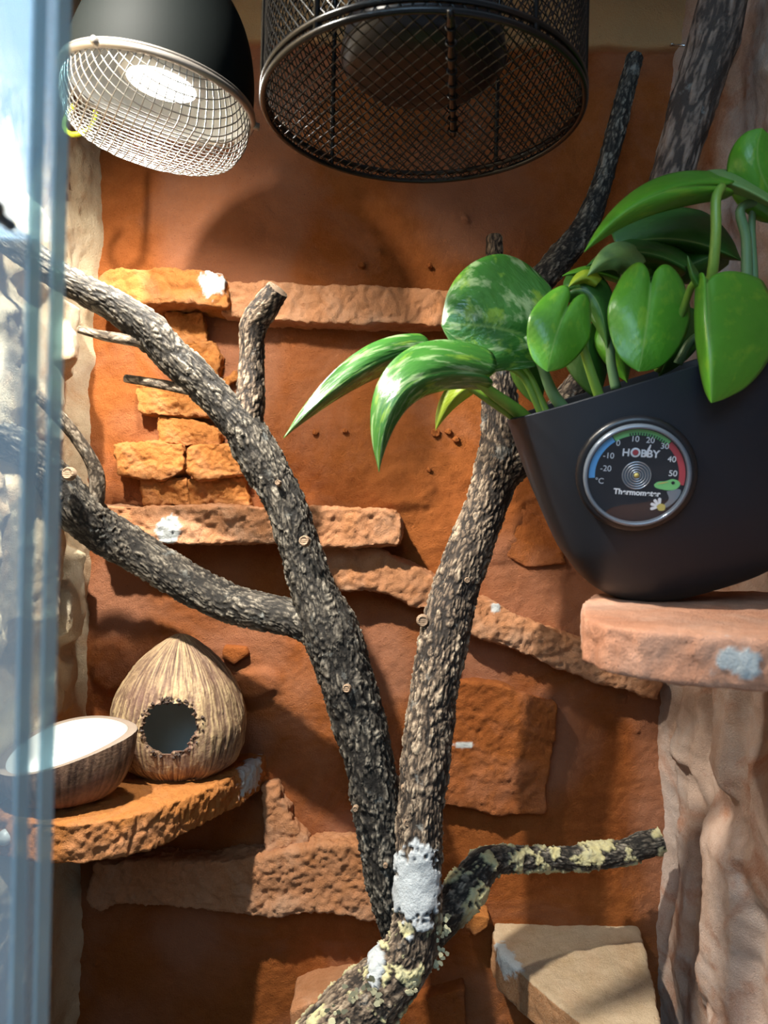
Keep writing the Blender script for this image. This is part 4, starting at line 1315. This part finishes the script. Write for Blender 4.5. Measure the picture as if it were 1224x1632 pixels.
# upper tier
leaf((1146, 296, .372), (1020, 288, .350), (931, 402, .346), 30, 26, 'leaf', dl=0.012, dr=0.024, lobe=0.10, seed=9)
leaf((1128, 288, .376), (1180, 285, .372), (1260, 345, .372), 20, 16, 'leaf_pale', dl=0.02, dr=0.02, lobe=0.02, seed=10)
leaf((1240, 322, .385), (1190, 262, .375), (1215, 205, .380), 56, 70, 'leaf', dl=0.010, dr=0.012, lobe=0.2, seed=12, sharp=0.6)
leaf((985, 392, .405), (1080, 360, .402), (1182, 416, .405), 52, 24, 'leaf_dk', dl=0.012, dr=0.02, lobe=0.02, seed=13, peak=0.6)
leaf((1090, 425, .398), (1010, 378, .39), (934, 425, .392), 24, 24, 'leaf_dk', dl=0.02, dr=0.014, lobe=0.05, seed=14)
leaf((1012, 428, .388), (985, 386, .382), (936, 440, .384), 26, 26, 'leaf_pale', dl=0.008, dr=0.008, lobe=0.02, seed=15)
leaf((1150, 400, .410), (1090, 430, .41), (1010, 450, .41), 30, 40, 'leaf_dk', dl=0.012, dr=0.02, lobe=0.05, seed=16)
# tucked between
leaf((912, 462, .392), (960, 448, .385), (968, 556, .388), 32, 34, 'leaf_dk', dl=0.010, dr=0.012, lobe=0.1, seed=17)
leaf((952, 452, .386), (930, 432, .384), (906, 458, .384), 12, 14, 'leaf_yel', dl=0.008, dr=0.006, lobe=0.02, seed=18)
leaf((985, 445, .396), (940, 425, .392), (896, 440, .39), 8, 12, 'leaf', dl=0.010, dr=0.01, lobe=0.02, seed=24)
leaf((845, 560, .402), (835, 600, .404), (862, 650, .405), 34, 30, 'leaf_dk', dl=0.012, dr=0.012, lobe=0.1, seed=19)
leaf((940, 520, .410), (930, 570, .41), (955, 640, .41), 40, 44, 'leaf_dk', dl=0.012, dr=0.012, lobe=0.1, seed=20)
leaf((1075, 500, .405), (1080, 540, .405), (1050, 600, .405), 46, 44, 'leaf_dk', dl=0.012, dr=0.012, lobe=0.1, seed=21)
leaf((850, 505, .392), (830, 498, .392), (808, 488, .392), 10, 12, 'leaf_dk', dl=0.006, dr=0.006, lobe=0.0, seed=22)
leaf((982, 520, .400), (975, 550, .40), (1000, 610, .40), 34, 34, 'leaf', dl=0.012, dr=0.012, lobe=0.1, seed=23)

stalk([(846, 676, .408), (824, 655, .400), (790, 630, .388), (757, 606, .376), (735, 600, .372)], 12, 6)
stalk([(842, 684, .412), (815, 662, .404), (778, 637, .394), (742, 612, .390)], 8, 5)
stalk([(905, 660, .388), (880, 625, .384), (860, 575, .382), (838, 537, .384)], 10, 5, 'petiole_dk')
stalk([(870, 680, .395), (855, 640, .394), (830, 595, .393), (795, 585, .393), (765, 608, .392)], 7, 5)
stalk([(880, 680, .392), (866, 645, .392), (845, 600, .392), (825, 575, .392)], 6, 4)
stalk([(958, 640, .385), (944, 600, .382), (926, 545, .378), (905, 492, .370)], 8, 5)
stalk([(982, 620, .394), (974, 580, .393), (968, 540, .392), (930, 470, .391)], 8, 5, 'petiole_dk')
stalk([(1048, 590, .395), (1064, 552, .384), (1088, 495, .372), (1104, 454, .360), (1124, 449, .350)], 6, 5)
stalk([(1080, 580, .392), (1100, 545, .388), (1125, 525, .384), (1150, 480, .38)], 7, 5, 'petiole_dk')
stalk([(1128, 470, .38), (1136, 430, .372), (1141, 370, .368), (1141, 318, .368), (1150, 298, .371)], 8, 7)
stalk([(1188, 480, .392), (1190, 440, .390), (1189, 380, .388), (1182, 330, .386), (1240, 322, .386)], 9, 6, 'petiole_dk')
stalk([(1202, 480, .394), (1201, 430, .392), (1198, 370, .390), (1200, 330, .388)], 7, 5, 'petiole_dk')

# ------------------------------------------------------------------ sliding glass doors, slid to the left
def door(y0, y1, label):
    xe = -0.0665
    t = thing('sliding_glass_door', (xe, (y0 + y1) / 2, 0.0), label, 'glass door', 'sliding glass doors')
    MB().box(((XL + xe) / 2, (y0 + y1) / 2, ZT / 2), ((xe - XL) / 2 - 0.0002, (y1 - y0) / 2, ZT / 2 - 0.004)).build('pane', M['pane'], t, smooth=False)
    MB().box((xe, (y0 + y1) / 2, ZT / 2), (0.0003, (y1 - y0) / 2, ZT / 2 - 0.004)).build('polished_edge', M['edge'], t, smooth=False)
    return t


door(0.1415, 0.1465, 'nearer sliding glass door whose edge is leftmost in the photo')
door(0.1515, 0.1575, 'farther sliding glass door whose edge passes beside the dome lamp')
kn = P(-10, 338, 0.135)
V, F = lathe([(0.0001, 0.006), (0.0018, 0.0055), (0.0026, 0.004), (0.0026, 0.001), (0.0012, 0.0), (0.0012, -0.006)], 20)
V = np.stack([V[:, 0], -V[:, 2], V[:, 1]], 1)
tag(mk('door_knob', V + kn, F, M['knob'], origin=kn), 'small black round knob on the glass at the left border', 'knob')

pg = P(9, 1334, 0.468)
V, F = lathe([(0.0001, 0.0045), (0.0022, 0.0042), (0.0040, 0.0030), (0.0047, 0.0008), (0.0047, -0.004)], 24)
V = np.stack([V[:, 0], -V[:, 2], V[:, 1]], 1)
tag(mk('round_plug', V + pg, F, M['milk'], origin=pg), 'small white round plug at the left end of the coconut shelf', 'plug')
